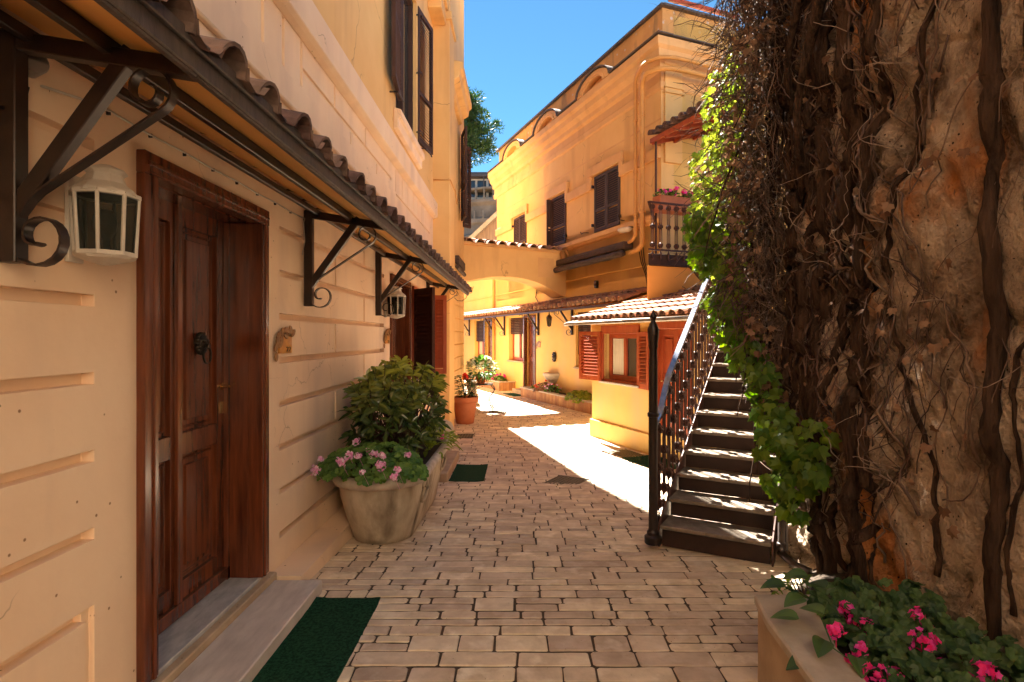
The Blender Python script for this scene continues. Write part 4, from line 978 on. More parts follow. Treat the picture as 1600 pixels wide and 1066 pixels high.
# small fittings on the yellow wall
q = MB(); q.T = frame4(FP(4.95,0,1.04), FU, (0,0,1), FN)
q.lathe([(0.10,0),(0.13,0.01),(0.12,0.03),(0.05,0.07),(0.003,0.08)], (0,0,0), 14, sx=0.8, sy=1.1)
for k in range(10): q.lathe([(0.004,0),(0.03,0.01),(0.02,0.05),(0.003,0.05)], (0.09*math.cos(k*0.63),0.12*math.sin(k*0.63),0.01), 6)
tag(q.build('lion_mask', M['bronze'], None, smooth=True), 'small round lion mask spout on the yellow wall above the basin', 'fountain mask')
bs = thing('wall_basin', 'grey half round stone basin on a post against the yellow wall', 'basin', tuple(FP(5.0,0.2,0)))
q = MB(); T = frame4(FP(5.02,0,0), FU, -FN, (0,0,1)); q.T = T
pr = [(0.05,0.27),(0.17,0.32),(0.28,0.44),(0.33,0.50),(0.35,0.52),(0.35,0.58),(0.31,0.585),(0.27,0.52),(0.03,0.48)]
vs = []; n_ = 13
for r_, z in pr:
    for k in range(n_): vs.append((r_*math.cos(math.pi*k/(n_-1))*1.0, -r_*0.9*math.sin(math.pi*k/(n_-1)), z))
q.add(vs, [(i*n_+k, i*n_+k+1, (i+1)*n_+k+1, (i+1)*n_+k) for i in range(len(pr)-1) for k in range(n_-1)]); q.build('bowl', M['coping'], bs, smooth=True, auto=40)
q = MB(); q.T = T; q.lathe([(0.07,-0.18),(0.05,-0.1),(0.035,0.1),(0.05,0.28)], (0,-0.12,0), 10); q.build('post', M['rust'], bs, smooth=True)
plaque('small number plaque on the sunny yellow wall right of the far open door', frame4(FP(6.05,0.0,1.36), FU, FN, (0,0,1)), 1.1, '24')
plaque('tiny number plaque on the yellow wall beside the farthest door', frame4(FP(10.22,0.0,1.36), FU, FN, (0,0,1)), 1.1, '25')
hl = thing('hanging_lantern', 'small clear glass lantern hanging from the scroll bracket on the yellow facade', 'lantern', tuple(FP(4.45,0.35,1.95)))
q = MB(); c = FP(4.45,0.42,0); q.lathe([(0.07,2.12),(0.09,2.13),(0.05,2.19),(0.015,2.22),(0.01,2.30)], (c.x,c.y,0), 8); q.lathe([(0.01,1.88),(0.05,1.9),(0.055,1.91)], (c.x,c.y,0), 8)
for k in range(4): q.beam((c.x+0.05*math.cos(k*1.571),c.y+0.05*math.sin(k*1.571),1.9),(c.x+0.075*math.cos(k*1.571),c.y+0.075*math.sin(k*1.571),2.12),0.01,0.01)
q.build('lantern_frame', M['iron'], hl)
q = MB(); q.lathe([(0.045,1.91),(0.068,2.12)], (c.x,c.y,0), 8); q.build('glass', M['lglass'], hl)
wf_ = thing('security_light', 'small dark wall fitting with a curved cable above the far canopy', 'lamp', tuple(FP(6.1,0.1,3.2)))
q = MB(); q.T = frame4(FP(5.75,0,3.25), FU, FN, (0,0,1)); q.box((-0.05,0,-0.1),(0.05,0.1,0.12)); q.build('housing', M['bronze'], wf_, bevel=0.01)
q = MB(); q.tube([FP(5.8,0.03,3.15), FP(6.1,0.05,3.05), FP(6.2,0.05,2.8), FP(6.0,0.05,2.65)], 0.016, 5); q.build('cable', M['iron'], wf_)
q = MB(); q.T = frame4(FP(2.55,0,2.98-0.1), FU, FN, (0,0,1)); q.box((-0.05,0,-0.08),(0.05,0.08,0.10)); q.lathe([(0.03,0),(0.03,0.06)], (0,0.08,-0.03), 8)
tag(q.build('security_sensor', M['bronze'], None, bevel=0.01), 'small dark sensor box on the wall above the tiled canopy', 'sensor')

# ---------------------------------------------------------------- raised flower beds with brick kerb along F
def kerb_bed(label, u0, u1, d0, h, flowers, nm):
    t_ = thing('brick_flower_bed', label, 'flower bed', tuple(FP(u0, d0, -0.18)), 'brick edged flower beds along the yellow facade')
    q = MB(); k = MB(); a = u0
    while a < u1-0.01:
        b_ = min(a+0.11, u1)
        q.add([FP(a+0.004,d0,-0.2),FP(b_,d0,-0.2),FP(b_,d0-0.12,-0.2),FP(a+0.004,d0-0.12,-0.2),FP(a+0.004,d0,-0.2+h),FP(b_,d0,-0.2+h),FP(b_,d0-0.12,-0.2+h),FP(a+0.004,d0-0.12,-0.2+h)],
              [(0,1,5,4),(1,2,6,5),(2,3,7,6),(3,0,4,7),(4,5,6,7)], random.random()); a = b_
    for ue in (u0, u1):
        dd_ = 0.0
        while dd_ < d0-0.01:
            de = min(dd_+0.11, d0); sg = 0.012 if ue == u1 else -0.012
            q.add([FP(ue+sg,dd_,-0.2),FP(ue+sg,de-0.004,-0.2),FP(ue+sg,de-0.004,-0.2+h-0.002),FP(ue+sg,dd_,-0.2+h-0.002)], [(0,1,2,3)], random.random()); dd_ = de
    q.build('brick_kerb', M['brickcurb'], t_, bevel=0.008)
    q = MB()
    for dd_ in (d0-0.06,): q.beam(FP(u0-0.02,dd_,-0.18+h), FP(u1+0.02,dd_,-0.18+h), 0.18, 0.035)
    q.beam(FP(u0,d0,-0.18+h), FP(u0,0.0,-0.18+h), 0.12, 0.034); q.beam(FP(u1,d0,-0.18+h), FP(u1,0.0,-0.18+h), 0.12, 0.034)
    q.build('coping', M['coping'], t_, bevel=0.005)
    q = MB(); s0 = FP(u0,d0-0.1,-0.22+h); s1 = FP(u1,d0-0.1,-0.22+h); s2 = FP(u1,0,-0.22+h); s3 = FP(u0,0,-0.22+h); q.add([s0,s1,s2,s3], [(0,1,2,3)])
    e0 = FP(u1,d0,-0.2); e1 = FP(u1,0,-0.2); q.add([e0,e1,e1+Vector((0,0,h)),e0+Vector((0,0,h))], [(0,1,2,3)]); e0 = FP(u0,d0,-0.2); e1 = FP(u0,0,-0.2); q.add([e0,e1,e1+Vector((0,0,h)),e0+Vector((0,0,h))], [(0,1,2,3)])
    q.build('soil', M['soil'], t_)
    return t_
kerb_bed('long raised flower bed with brick kerb nearest the small house', 1.6, 6.15, 0.56, 0.28, None, '')
kerb_bed('short raised flower bed with brick kerb before the farthest door', 8.0, 11.6, 0.56, 0.30, None, '')
def bush(name, label, cat, c, rx, ry, rz, nleaf, ls, lm, nfl=0, fm=None, fr=0.035, group=None, stems=True, kind='round', fz=0.3):
    t_ = thing(name, label, cat, (c[0],c[1],c[2]), group)
    q = MB()
    for _ in range(nleaf):
        v = rball(); v = v.normalized()*(v.length**0.45); v.z = abs(v.z)
        p = (c[0]+v.x*rx, c[1]+v.y*ry, c[2]+v.z*rz)
        nrm = Vector((v.x*0.8+random.gauss(0,0.4), v.y*0.8+random.gauss(0,0.4), 0.5+v.z+random.gauss(0,0.3)))
        if kind == 'round': leaf_round(q, p, nrm, ls*random.uniform(0.6,1.2))
        else: leaf_long(q, p, (v.x+random.gauss(0,0.4), v.y+random.gauss(0,0.4), 0.35+random.gauss(0,0.4)), ls*random.uniform(0.7,1.2), ls*0.4, droop=0.3)
    q.build('foliage', lm, t_)
    if stems:
        q = MB()
        for _ in range(12):
            v = rball(); q.tube([(c[0]+v.x*rx*0.2,c[1]+v.y*ry*0.2,c[2]-0.02),(c[0]+v.x*rx*0.5,c[1]+v.y*ry*0.5,c[2]+rz*0.4),(c[0]+v.x*rx*0.8,c[1]+v.y*ry*0.8,c[2]+rz*0.8)], 0.005, 4)
        q.build('stem', M['stem'], t_)
    if nfl:
        for _ in range(nfl):
            v = rball().normalized(); v.z = abs(v.z)
            q = MB(); flower_head(q, (c[0]+v.x*rx, c[1]+v.y*ry, c[2]+max(v.z,fz)*rz+fr), fr, 9); q.build('flower', fm, t_)
    return t_
def fpt(u, d, z): p = FP(u, d, z); return (p.x, p.y, p.z)
bush('begonia_plant', 'clump of red and pink flowers under the stone basin', 'plant', fpt(4.9,0.30,0.08), 0.35,0.40,0.26, 130, 0.09, M['deadleaf'], 14, M['redfl'], 0.035, 'flowers in the brick beds')
bush('begonia_plant', 'pink and white flower clump right of the basin post', 'plant', fpt(4.45,0.32,0.08), 0.25,0.30,0.22, 100, 0.08, M['geran'], 14, M['palefl'], 0.035, 'flowers in the brick beds')
bush('low_shrub', 'low pale green plants filling the bed next to the small house', 'plant', fpt(2.9,0.30,0.06), 0.38,0.85,0.20, 420, 0.08, M['limeivy'], 0, None, stems=False)
bush('low_shrub', 'small dark green tuft at the left end of the near brick bed', 'plant', fpt(5.75,0.28,0.06), 0.15,0.3,0.12, 90, 0.07, M['geran'], 0, None, stems=False)
bush('begonia_plant', 'orange pink flower clump at the far end of the short bed', 'plant', fpt(10.2,0.30,0.10), 0.35,0.45,0.26, 130, 0.09, M['deadleaf'], 12, M['pinkfl'], 0.04, 'flowers in the brick beds')
bush('begonia_plant', 'bright magenta flower clump at the near end of the short bed', 'plant', fpt(8.75,0.30,0.10), 0.26,0.40,0.18, 120, 0.09, M['geran'], 12, M['magfl'], 0.05, 'flowers in the brick beds')

# ---------------------------------------------------------------- balcony, its support block, veranda roof
bk = thing('balcony', 'dark red iron balcony with ornate railing above a plain orange block', 'balcony', (2.6,10.6,2.9))
BU = Vector((0.926,0.377,0)).normalized(); BN = Vector((BU.y,-BU.x,0)); BO = Vector((2.24,10.0,0))
q = MB(); p1 = BO+BU*2.6; p2 = p1-BN*2.2; p3 = Vector((2.80,11.75,0)); poly = [BO,p1,p2,p3]
q.add([(*p.xy,1.6) for p in poly]+[(*p.xy,2.86) for p in poly], [(0,1,5,4),(1,2,6,5),(2,3,7,6),(3,0,4,7),(4,5,6,7)]); q.build('support_block', M['orange'], bk)
q = MB(); poly2 = [BO+BN*0.04-BU*0.0, p1+BN*0.04, p2, p3+Vector((-0.0,0,0))]
q.add([(*p.xy,2.865) for p in poly2]+[(*p.xy,3.07) for p in poly2], [(0,1,5,4),(1,2,6,5),(2,3,7,6),(3,0,4,7),(4,5,6,7),(3,2,1,0)]); q.build('floor_beam', M['riser'], bk, bevel=0.008)
def baluster_mesh(hgt):
    b_ = MB()
    n_ = 16
    for sx in (-1, 1):
        b_.tube([(sx*0.028, 0, 0.04), (sx*0.028, 0, hgt*0.3), (sx*0.022, 0, hgt*0.5), (sx*0.028, 0, hgt*0.7), (sx*0.028, 0, hgt*0.96)], [0.008,0.007,0.009,0.007,0.008], 6)
    for zc in (0.10, hgt*0.5, hgt*0.9):
        b_.lathe([(0.004,-0.05),(0.03,-0.03),(0.022,-0.012),(0.038,0.0),(0.022,0.014),(0.03,0.03),(0.004,0.05)], (0,0,zc), 7)
        for k in range(4):
            t = k*1.571+0.78; b_.lathe([(0.003,-0.03),(0.012,-0.01),(0.012,0.01),(0.003,0.035)], (0.04*math.cos(t), 0.03*math.sin(t), zc), 5)
    b_.tube([(0,0,-0.1),(0,0,hgt)], 0.006, 5)
    b_.lathe([(0.004,-0.16),(0.02,-0.13),(0.012,-0.09),(0.024,-0.05),(0.004,0)], (0,0,0.0), 7)
    return b_
rl = MB(); rl.beam(BO+BN*0.05+Vector((0,0,3.97)), p1+BN*0.05+Vector((0,0,3.97)), 0.045, 0.03); rl.beam(BO+BN*0.05+Vector((0,0,3.14)), p1+BN*0.05+Vector((0,0,3.14)), 0.03, 0.03)
rl.beam(BO+BN*0.05+Vector((0,0,3.97)), p3+Vector((0,0,3.97)), 0.045, 0.03)
ro = rl.build('railing', M['rust'], bk)
bm0 = baluster_mesh(0.85); 
b0_ = bm0.build('baluster', M['rust'], None); b0_.parent = ro
for k in range(15):
    o_ = b0_ if k == 0 else b0_.copy()
    if k: C.objects.link(o_); o_.parent = ro
    pp = BO+BN*0.06+BU*(0.07+0.17*k)+Vector((0,0,3.12)); o_.location = pp-bk.location; o_.rotation_euler = (0,0,math.atan2(BU.y,BU.x))
vr = thing('veranda_roof', 'red beamed pent roof over the balcony half hidden by vines', 'roof', (3.4,10.5,5.6))
VD = -FU
v0_ = Vector((2.64,11.45,5.54)); 
q = MB(); hi = Vector((1.4,0.57,0.42))
for k in range(9): q.beam(v0_+VD*(0.05+0.42*k)+Vector((0,0,-0.04)), v0_+VD*(0.05+0.42*k)+hi+Vector((0,0,-0.04)), 0.06, 0.09)
q.beam(v0_, v0_+VD*3.6, 0.05, 0.09); q.beam(v0_+hi*0.35+Vector((0,0,-0.1)), v0_+VD*3.6+hi*0.35+Vector((0,0,-0.1)), 0.05, 0.07); q.beam(v0_+hi*0.7+Vector((0,0,-0.1)), v0_+VD*3.6+hi*0.7+Vector((0,0,-0.1)), 0.05, 0.07)
q.build('beam', M['redwood'], vr)
q = MB(); tile_field(q, v0_+Vector((-0.05,-0.02,0.08)), VD, hi.normalized(), VD.cross(hi.normalized())*-1 if VD.cross(hi).z < 0 else VD.cross(hi.normalized()), 3.6, 1.5, pitch=0.24, tl=0.36, r=0.088)
q.build('roof_tiles', M['oldtile'], vr)
q = MB(); q.tube([v0_+VD*0.12+Vector((0.03,0,0)), v0_+VD*0.12+Vector((0.03,0,-2.4))], 0.022, 6); q.tube([v0_+VD*3.5, v0_+VD*3.5+Vector((0,0,-2.4))], 0.022, 6); q.build('post', M['rust'], vr)
fb = thing('flower_box', 'terracotta red flower box with magenta flowers behind the balcony railing', 'planter', (3.0,10.9,4.1))
q = MB(); T = frame4((2.66,10.75,4.0), BU, -BN, (0,0,1)); q.T = T; q.box((0,0,0),(0.9,0.26,0.30)); q.build('box', M['terracotta'], fb, bevel=0.01)
q = MB(); q.T = T; 
for _ in range(120): leaf_round(q, (random.uniform(0,0.9), random.uniform(-0.02,0.28), random.uniform(0.28,0.40)), (random.gauss(0,0.5),random.gauss(0,0.5),1), 0.08)
q.build('foliage', M['geran'], fb)
for _ in range(14):
    q = MB(); q.T = T; flower_head(q, (random.uniform(0.0,0.9), random.uniform(-0.02,0.25), random.uniform(0.36,0.46)), 0.05, 10); q.build('flower', M['magfl'], fb)

# ================================================================ SMALL HOUSE with tiled roof
HO = Vector((1.307,10.28,0)); HU = Vector((0.377,-0.926,0)).normalized(); HN = Vector((-0.926,-0.377,0)).normalized()
def HP(u, d=0.0, z=0.0): return HO+HU*u+HN*d+Vector((0,0,z))
sm = thing('small_house', 'low yellow annex with red shutters, red door and tiled lean-to roof beside the stairs', 'annex', tuple(HO))
q = MB(); gridwall(q, HO, HU, HN, (0, 3.35, -0.25, 1.95), [(-1, 9, -0.3, 0.13, 0.05), (0.42, 1.46, 0.86, 1.70, None), (1.88, 2.72, -0.3, 1.72, None), (1.86,2.76,-0.3,0.2,0.0)])
q.add([HP(0,0,-0.3),HP(0,-2.2,-0.3),HP(0,-2.2,2.3),HP(0,0,1.9)], [(0,1,2,3)]); q.add([HP(0,0.05,-0.3),HP(0,-2.2,-0.3),HP(0,-2.2,0.13),HP(0,0.05,0.13)], [(0,1,2,3)])
q.add([HP(3.35,0,-0.3),HP(3.35,-2.2,-0.3),HP(3.35,-2.2,2.4),HP(3.35,0,1.9)], [(0,1,2,3)])
q.add([HP(0,-0.32,-0.3),HP(3.35,-0.32,-0.3),HP(3.35,-0.32,1.95),HP(0,-0.32,1.95)], [(0,1,2,3)])
q.build('wall', M['yellow'], sm, weld=True, bevel=0.006)
f = MB(); T = frame4(HO, HU, -HN, (0,0,1)); f.T = T
f.box((0.36,-0.03,1.70),(1.52,0.0,1.80)); f.box((0.36,-0.03,0.84),(0.42,0.06,1.70)); f.box((1.46,-0.03,0.84),(1.52,0.06,1.70)); f.box((0.42,-0.028,1.66),(1.46,0.1,1.70))
f.box((0.46,0.08,0.88),(0.54,0.13,1.66)); f.box((0.92,0.08,0.88),(1.00,0.13,1.66)); f.box((1.38,0.08,0.88),(1.46,0.13,1.66)); f.box((0.54,0.08,0.88),(1.38,0.13,0.96)); f.box((0.54,0.08,1.58),(1.38,0.13,1.66))
f.box((0.40,-0.02,0.84),(1.48,0.12,0.875))
wn_ = f.build('window', M['redwood'], sm, bevel=0.004)
f = MB(); f.T = T; f.box((0.52,0.11,0.94),(1.40,0.115,1.6)); f.build('pane', M['glass'], wn_)
f = MB(); f.T = T
cp = [(0.56+0.36*k/24, 0.098-0.007*(k % 2)) for k in range(25)]
f.add([(x, y_, 0.97) for x, y_ in cp]+[(x, y_, 1.575) for x, y_ in cp], [(k, k+1, 26+k, 25+k) for k in range(24)]); f.build('curtain', M['curtain'], wn_)
f = MB(); f.T = T; f.box((0.34,-0.06,0.81),(1.54,0.06,0.84)); f.build('sill', M['marble'], wn_, bevel=0.004)
d = (HU*-1*0.97+HN*0.12).normalized()
shutter_mb(frame4(HP(0.40,0.035,0.84), d, (-d.y,d.x,0), (0,0,1)), 0.62, 0.86, th=0.045, mid=False, slat=0.056, flip=True).build('shutter', M['redwood'], sm)
d = (HU*0.97+HN*0.10).normalized()
shutter_mb(frame4(HP(1.49,0.035,0.80), d, (-d.y,d.x,0), (0,0,1)), 0.34, 0.88, th=0.045, mid=False, slat=0.056).build('shutter', M['redwood'], sm)
f = MB(); f.T = T; f.box((1.84,-0.03,-0.16),(1.92,0.09,1.72)); f.box((2.68,-0.03,-0.16),(2.76,0.09,1.72)); f.box((1.84,-0.035,1.72),(2.76,0.09,1.82)); f.build('door_frame', M['redwood'], sm, bevel=0.004)
dd = MB(); rct = []
for (p0, p1) in ((0.07,0.33),(0.43,0.69)):
    for (q0, q1) in ((0.0,0.55),(0.68,1.62)): rct += [(p0,p1,q0,q1,-0.03),(p0+0.05,p1-0.05,q0+0.05,q1-0.05,-0.01)]
gridwall(dd, HP(1.92,-0.08), HU, HN, (0,0.76,-0.14,1.72), rct); dl = dd.build('door_leaf', M['redwood'], sm, weld=True, bevel=0.003)
f = MB(); f.T = T; f.tube([(2.0,0.08,0.95),(2.0,0.02,0.95),(2.08,0.01,0.96)], 0.01, 6); f.build('handle', M['brass'], dl, smooth=True)
q = MB(); ev = HP(-0.28,0.26,1.86); vv = (-HN*1.0+Vector((0,0,0.27))).normalized(); nv = (HN*0.27+Vector((0,0,1.0))).normalized()
q2 = MB(); e0 = HP(-0.26,0.24,1.85); e1 = HP(3.4,0.24,1.85); e2 = e1-HN*2.3+Vector((0,0,0.62)); e3 = e0-HN*2.3+Vector((0,0,0.62)); upv = Vector((0,0,0.04))
q2.add([e0,e1,e2,e3,e0+upv,e1+upv,e2+upv,e3+upv], [(0,1,2,3),(7,6,5,4),(0,4,5,1),(1,5,6,2),(2,6,7,3),(3,7,4,0)]); rf = q2.build('roof', M['trim'], sm)
tile_field(q, HP(-0.26,0.28,1.885), HU, vv, nv, 3.66, 2.35, pitch=0.19, tl=0.36, r=0.075, seg=6); q.build('roof_tiles', M['tile'], rf)
q = MB(); q.tube([HP(-0.40,0.34,1.83), HP(-0.28,0.34,1.845), HP(3.45,0.34,1.845)], 0.035, 8); q.tube([HP(-0.40,0.34,1.83), HP(-0.30,0.2,1.90)], 0.012, 5); q.build('gutter', M['steelgutter'], rf, smooth=True)
q = MB(); q.T = T; q.box((1.86,-0.55,-0.2),(2.74,0.0,-0.165)); tag(q.build('doormat', M['mat'], None), 'dark green mat in front of the annex door behind the newel post', 'mat')
# mats, covers, drains
def carpet(x0, x1, y0, y1, zf, nx=16, ny=44):
    q = MB(); vs = []
    for j in range(ny+1):
        for i in range(nx+1):
            a, b = i/nx, j/ny; x = x0+(x1-x0)*a; y_ = y0+(y1-y0)*b
            ed = min(a, 1-a)*(x1-x0); eb = min(b, 1-b)*(y1-y0); k = 1 if min(ed, eb) < 0.001 else 0
            x += k*0.003*noise.noise(Vector((y_*30, x*30, 1))); y_ += k*0.003*noise.noise(Vector((x*30, 5, 2)))
            vs.append((x, y_, zf(y_)+0.014+0.0025*noise.noise(Vector((x*6, y_*6, 3)))+0.010*max(0, 1-ed/0.10)*max(0, 1-eb/0.10)))
    q.add(vs, [(j*(nx+1)+i, j*(nx+1)+i+1, (j+1)*(nx+1)+i+1, (j+1)*(nx+1)+i) for j in range(ny) for i in range(nx)])
    ring = [i for i in range(nx+1)]+[j*(nx+1)+nx for j in range(1,ny+1)]+[ny*(nx+1)+i for i in range(nx-1,-1,-1)]+[j*(nx+1) for j in range(ny-1,0,-1)]
    m_ = len(ring); q.add([vs[k] for k in ring]+[(vs[k][0], vs[k][1], vs[k][2]-0.010) for k in ring], [((i+1)%m_, i, m_+i, m_+(i+1)%m_) for i in range(m_)])
    return q
q = carpet(-1.235,-0.845,2.0,3.455,gz); tag(q.build('doormat', M['mat'], None, weld=True), 'green carpet mat by the marble step of the near door', 'mat')
q = carpet(-0.872,-0.44,6.98,7.88,gz); tag(q.build('doormat', M['mat'], None), 'dark green mat beside the step of the second left door', 'mat')
q = MB(); q.T = frame4(FP(6.25,0.75,-0.175), FU, FN, (0,0,1)); q.box((0,-0.35,0),(0.9,0.0,0.012)); tag(q.build('doormat', M['mat'], None), 'green mat at the far door between the two brick flower beds', 'mat')
def cover(label, c, w2, d2, rot, nm='manhole_cover', cat='manhole cover'):
    q = MB(); z = gz(c[1])+0.006; q.T = Matrix.Translation((c[0],c[1],z)) @ Matrix.Rotation(R(rot), 4, 'Z')
    q.box((-w2/2,-d2/2,0),(w2/2,d2/2,0.005))
    nx, ny = int(w2/0.045), int(d2/0.045)
    for i in range(nx):
        for j in range(ny):
            x = -w2/2+(i+0.5)*w2/nx; y_ = -d2/2+(j+0.5)*d2/ny; q.box((x-0.013,y_-0.013,0.005),(x+0.013,y_+0.013,0.009))
    q.box((-w2/2-0.012,-d2/2-0.012,-0.002),(w2/2+0.012,-d2/2,0.008)); q.box((-w2/2-0.012,d2/2,-0.002),(w2/2+0.012,d2/2+0.012,0.008))
    tag(q.build(nm, M['manhole'], None), label, cat)
cover('chequered iron cover in the shade in the middle of the paving', (0.57,7.0), 0.40, 0.42, -30)
cover('iron cover out in the sunlit paving left of the annex', (0.48,10.75), 0.40, 0.42, -30)
cover('iron drain cover at the foot of the annex plinth', (1.62,8.65), 0.55, 0.34, -68)
cover('iron cover beside the plant stand in the far sunlight', (-0.60,14.6), 0.5, 0.45, 0)
cover('small iron cover nearer the red flowered pot in the sunlight', (-0.52,13.5), 0.42, 0.35, 0)
cover('narrow dark drain grate near the corner of the left building', (-0.98,10.2), 0.30, 0.42, 0, 'drain_grate', 'drain')

# ================================================================ STAIRCASE
SD = Vector((0.486,0.874,0)).normalized(); SR = Vector((0.874,-0.486,0)).normalized(); S0 = Vector((1.09,4.41,0))
RISE = 0.1455; GO = 0.263; SW = 0.79
stc = thing('iron_staircase', 'straight iron staircase with patterned treads and ornate railing climbing beside the ivy', 'staircase', tuple(S0))
def SP(t, w_=0.0, z=0.0): return S0+SD*t+SR*w_+Vector((0,0,z))
NS = 12
for k in range(NS):
    q = MB(); q.T = frame4(SP(k*GO), SR, SD, (0,0,1)); z = RISE*(k+1)
    q.box((0.0,-0.012,z-0.03),(SW,GO+0.02,z))
    tr = q.build('tread', M['treadplate'], stc, bevel=0.004)
    q = MB(); q.T = frame4(SP(k*GO), SR, SD, (0,0,1)); q.box((0.01,0.02,z-RISE+ (0.0 if k else -0.02)),(SW-0.01,0.035,z-0.03)); q.build('riser', M['riser'], stc)
for w_ in (-0.012, SW+0.004):
    q = MB(); q.T = frame4(SP(0,w_), SD, SR, (0,0,1)); L_ = NS*GO
    q.prism([(-0.02,-0.02),(0.12,-0.02),(L_+0.1,RISE*NS-0.30),(L_+0.1,RISE*NS+0.02),(L_-0.05,RISE*NS+0.03),(-0.02,RISE+0.015)], (0,0,0), (1,0,0), (0,0,1), (0,1,0), 0.012)
    q.build('stringer', M['rust'], stc, bevel=0.002)
q = MB(); q.T = frame4(SP(NS*GO), SR, SD, (0,0,1)); q.box((-0.1,0,RISE*NS-0.03),(1.2,1.1,RISE*NS)); q.build('landing', M['treadplate'], stc)
q = MB(); q.T = frame4(SP(NS*GO), SR, SD, (0,0,1)); q.box((-0.08,0.02,-0.2),(1.15,1.05,RISE*NS-0.035)); q.build('landing_support', M['riser'], stc)
# second flight up to the balcony
LA = Vector((3.05,7.55,1.75)); LBv = Vector((3.0,10.0,2.98)); d2 = (LBv-LA)
q = MB(); q.beam(LA, LBv, 0.03, 0.30); q.beam(LA+Vector((0.85,0.2,0)), LBv+Vector((0.85,0.2,0)), 0.03, 0.30); q.build('upper_stringer', M['riser'], stc)
for k in range(8):
    q = MB(); c = LA+d2*((k+0.5)/8); q.box((c.x,c.y-0.15,c.z+0.05),(c.x+0.85,c.y+0.15,c.z+0.08)); q.build('upper_tread', M['treadplate'], stc)
q = MB()
for k in range(8):
    c = LA+d2*((k+0.5)/8)+Vector((-0.01,0,0.1)); q.tube([c, c+Vector((0,0,0.85))], 0.012, 5); q.tube([c+Vector((0,0.08,0)), c+Vector((0,0.08,0.85))], 0.012, 5)
q.beam(LA+Vector((-0.01,0,0.95)), LBv+Vector((-0.01,0,0.95)), 0.04, 0.03); q.build('upper_railing', M['rust'], stc)
# newel post
q = MB(); nb = SP(-0.02,-0.05)
q.lathe([(0.062,0.0),(0.068,0.01),(0.068,0.055),(0.05,0.07),(0.05,0.09),(0.038,0.105),(0.036,0.12),(0.036,0.98),(0.046,0.985),(0.046,1.01),(0.036,1.02),(0.034,1.42),(0.030,1.50),(0.038,1.53),(0.036,1.55),(0.043,1.60),(0.046,1.66),(0.034,1.69),(0.032,1.70),(0.020,1.715),(0.016,1.73),(0.026,1.75),(0.027,1.765),(0.016,1.785),(0.008,1.80),(0.003,1.815)], tuple(nb), 14)
nw = q.build('newel_post', M['iron'], stc, smooth=True, auto=35)
# railing
rail_pts = [SP(t_,-0.045,z_) for t_, z_ in ((0.02,0.93),(0.12,0.965),(0.2,1.03),(0.3,1.15),(0.42,1.27),(0.7,1.44),(1.2,1.735))] + [SP(1.8+0.3*k,-0.045,2.09+0.3*k*0.58) for k in range(6)]
q = MB(); q.strip(rail_pts, SR, 0.045, 0.03); rg_ = q.build('railing', M['rail'], stc, smooth=True, auto=30)
def railz(t):
    ts = [0.0,0.12,0.2,0.3,0.42,0.7,1.8,3.6]; zs = [0.93,0.965,1.03,1.15,1.27,1.44,2.09,3.13]
    for i in range(7):
        if ts[i] <= t <= ts[i+1]: return zs[i]+(zs[i+1]-zs[i])*(t-ts[i])/(ts[i+1]-ts[i])
    return 0.96
proto = None
nbal = 0; t = 0.11
hb = 0.90
while t < 3.1:
    zb = max(0.02, RISE+ (t+0.02)*RISE/GO - 0.02); zt = railz(t)-0.02
    if proto is None:
        proto = baluster_mesh(hb).build('baluster', M['rust'], None); o_ = proto
    else: o_ = proto.copy(); C.objects.link(o_)
    o_.parent = rg_; o_.location = SP(t,-0.04,zb)-S0; o_.rotation_euler = (0,0,math.atan2(SD.y,SD.x)); o_.scale = (1,1,(zt-zb)/hb)
    t += 0.152; nbal += 1
# pipe at the right end of the stairs
pp_ = thing('standpipe', 'grey brown standpipe with an elbow at the foot of the ivy wall', 'pipe', (1.84,3.98,0))
q = MB(); q.tube([(1.835,3.99,1.1),(1.835,3.99,0.12),(1.84,3.96,0.07)], 0.022, 10); q.tube([(1.875,4.0,1.1),(1.875,4.0,0.1)], 0.012, 6); q.build('pipe', M['gutter'], pp_, smooth=True)
q = MB(); q.tube([(1.83,4.0,0.09),(1.87,3.88,0.05),(1.93,3.78,0.04)], 0.026, 10); q.lathe([(0.03,0),(0.034,0.01),(0.034,0.04),(0.03,0.05)], (1.835,3.99,0.11), 10); q.build('elbow', M['iron'], pp_, smooth=True)

# ================================================================ VINE COVERED WALL
def wall_x(y, z):
    """front surface of the old wall"""
    base = 1.95 + 0.02*math.sin(y*1.7)
    p = Vector((y*1.3, z*1.0, 3.1))
    warp = noise.noise(p*1.6)*0.5
    d_ = 0.10*noise.noise(p) + 0.055*noise.noise(p*2.3+Vector((warp,warp,0))) + 0.04*noise.noise(p*6.0) + 0.024*noise.noise(p*14.0) + 0.014*noise.noise(p*31.0)
    # hard edged chunks of masonry with hollows between
    cr = abs(noise.noise(Vector((y*2.0+warp*2, z*0.9, 9.2)))); d_ -= 0.10*max(0, 0.12-cr)/0.12
    cr = abs(noise.noise(Vector((y*3.0, z*2.6+warp, 19.2)))); d_ -= 0.05*max(0, 0.08-cr)/0.08
    t_ = min(1.0, max(0.0, (y-2.5)/0.7)); k = 0.38+0.52*t_
    return base - d_*k
old = thing('old_stone_wall', 'dark rugged brown stone wall filling the right side behind tangled roots', 'wall', (1.95,2.5,0))
q = MB(); NYc, NZc = 300, 320; ya, yb_, za, zb_ = -1.5, 4.14, -0.1, 4.8
vs = []
for i in range(NYc+1):
    tt = i/NYc; y_ = ya+(yb_-ya)*(tt**0.8)
    for j in range(NZc+1):
        z = za+(zb_-za)*(j/NZc)**1.0
        vs.append((wall_x(y_, z), y_, z))
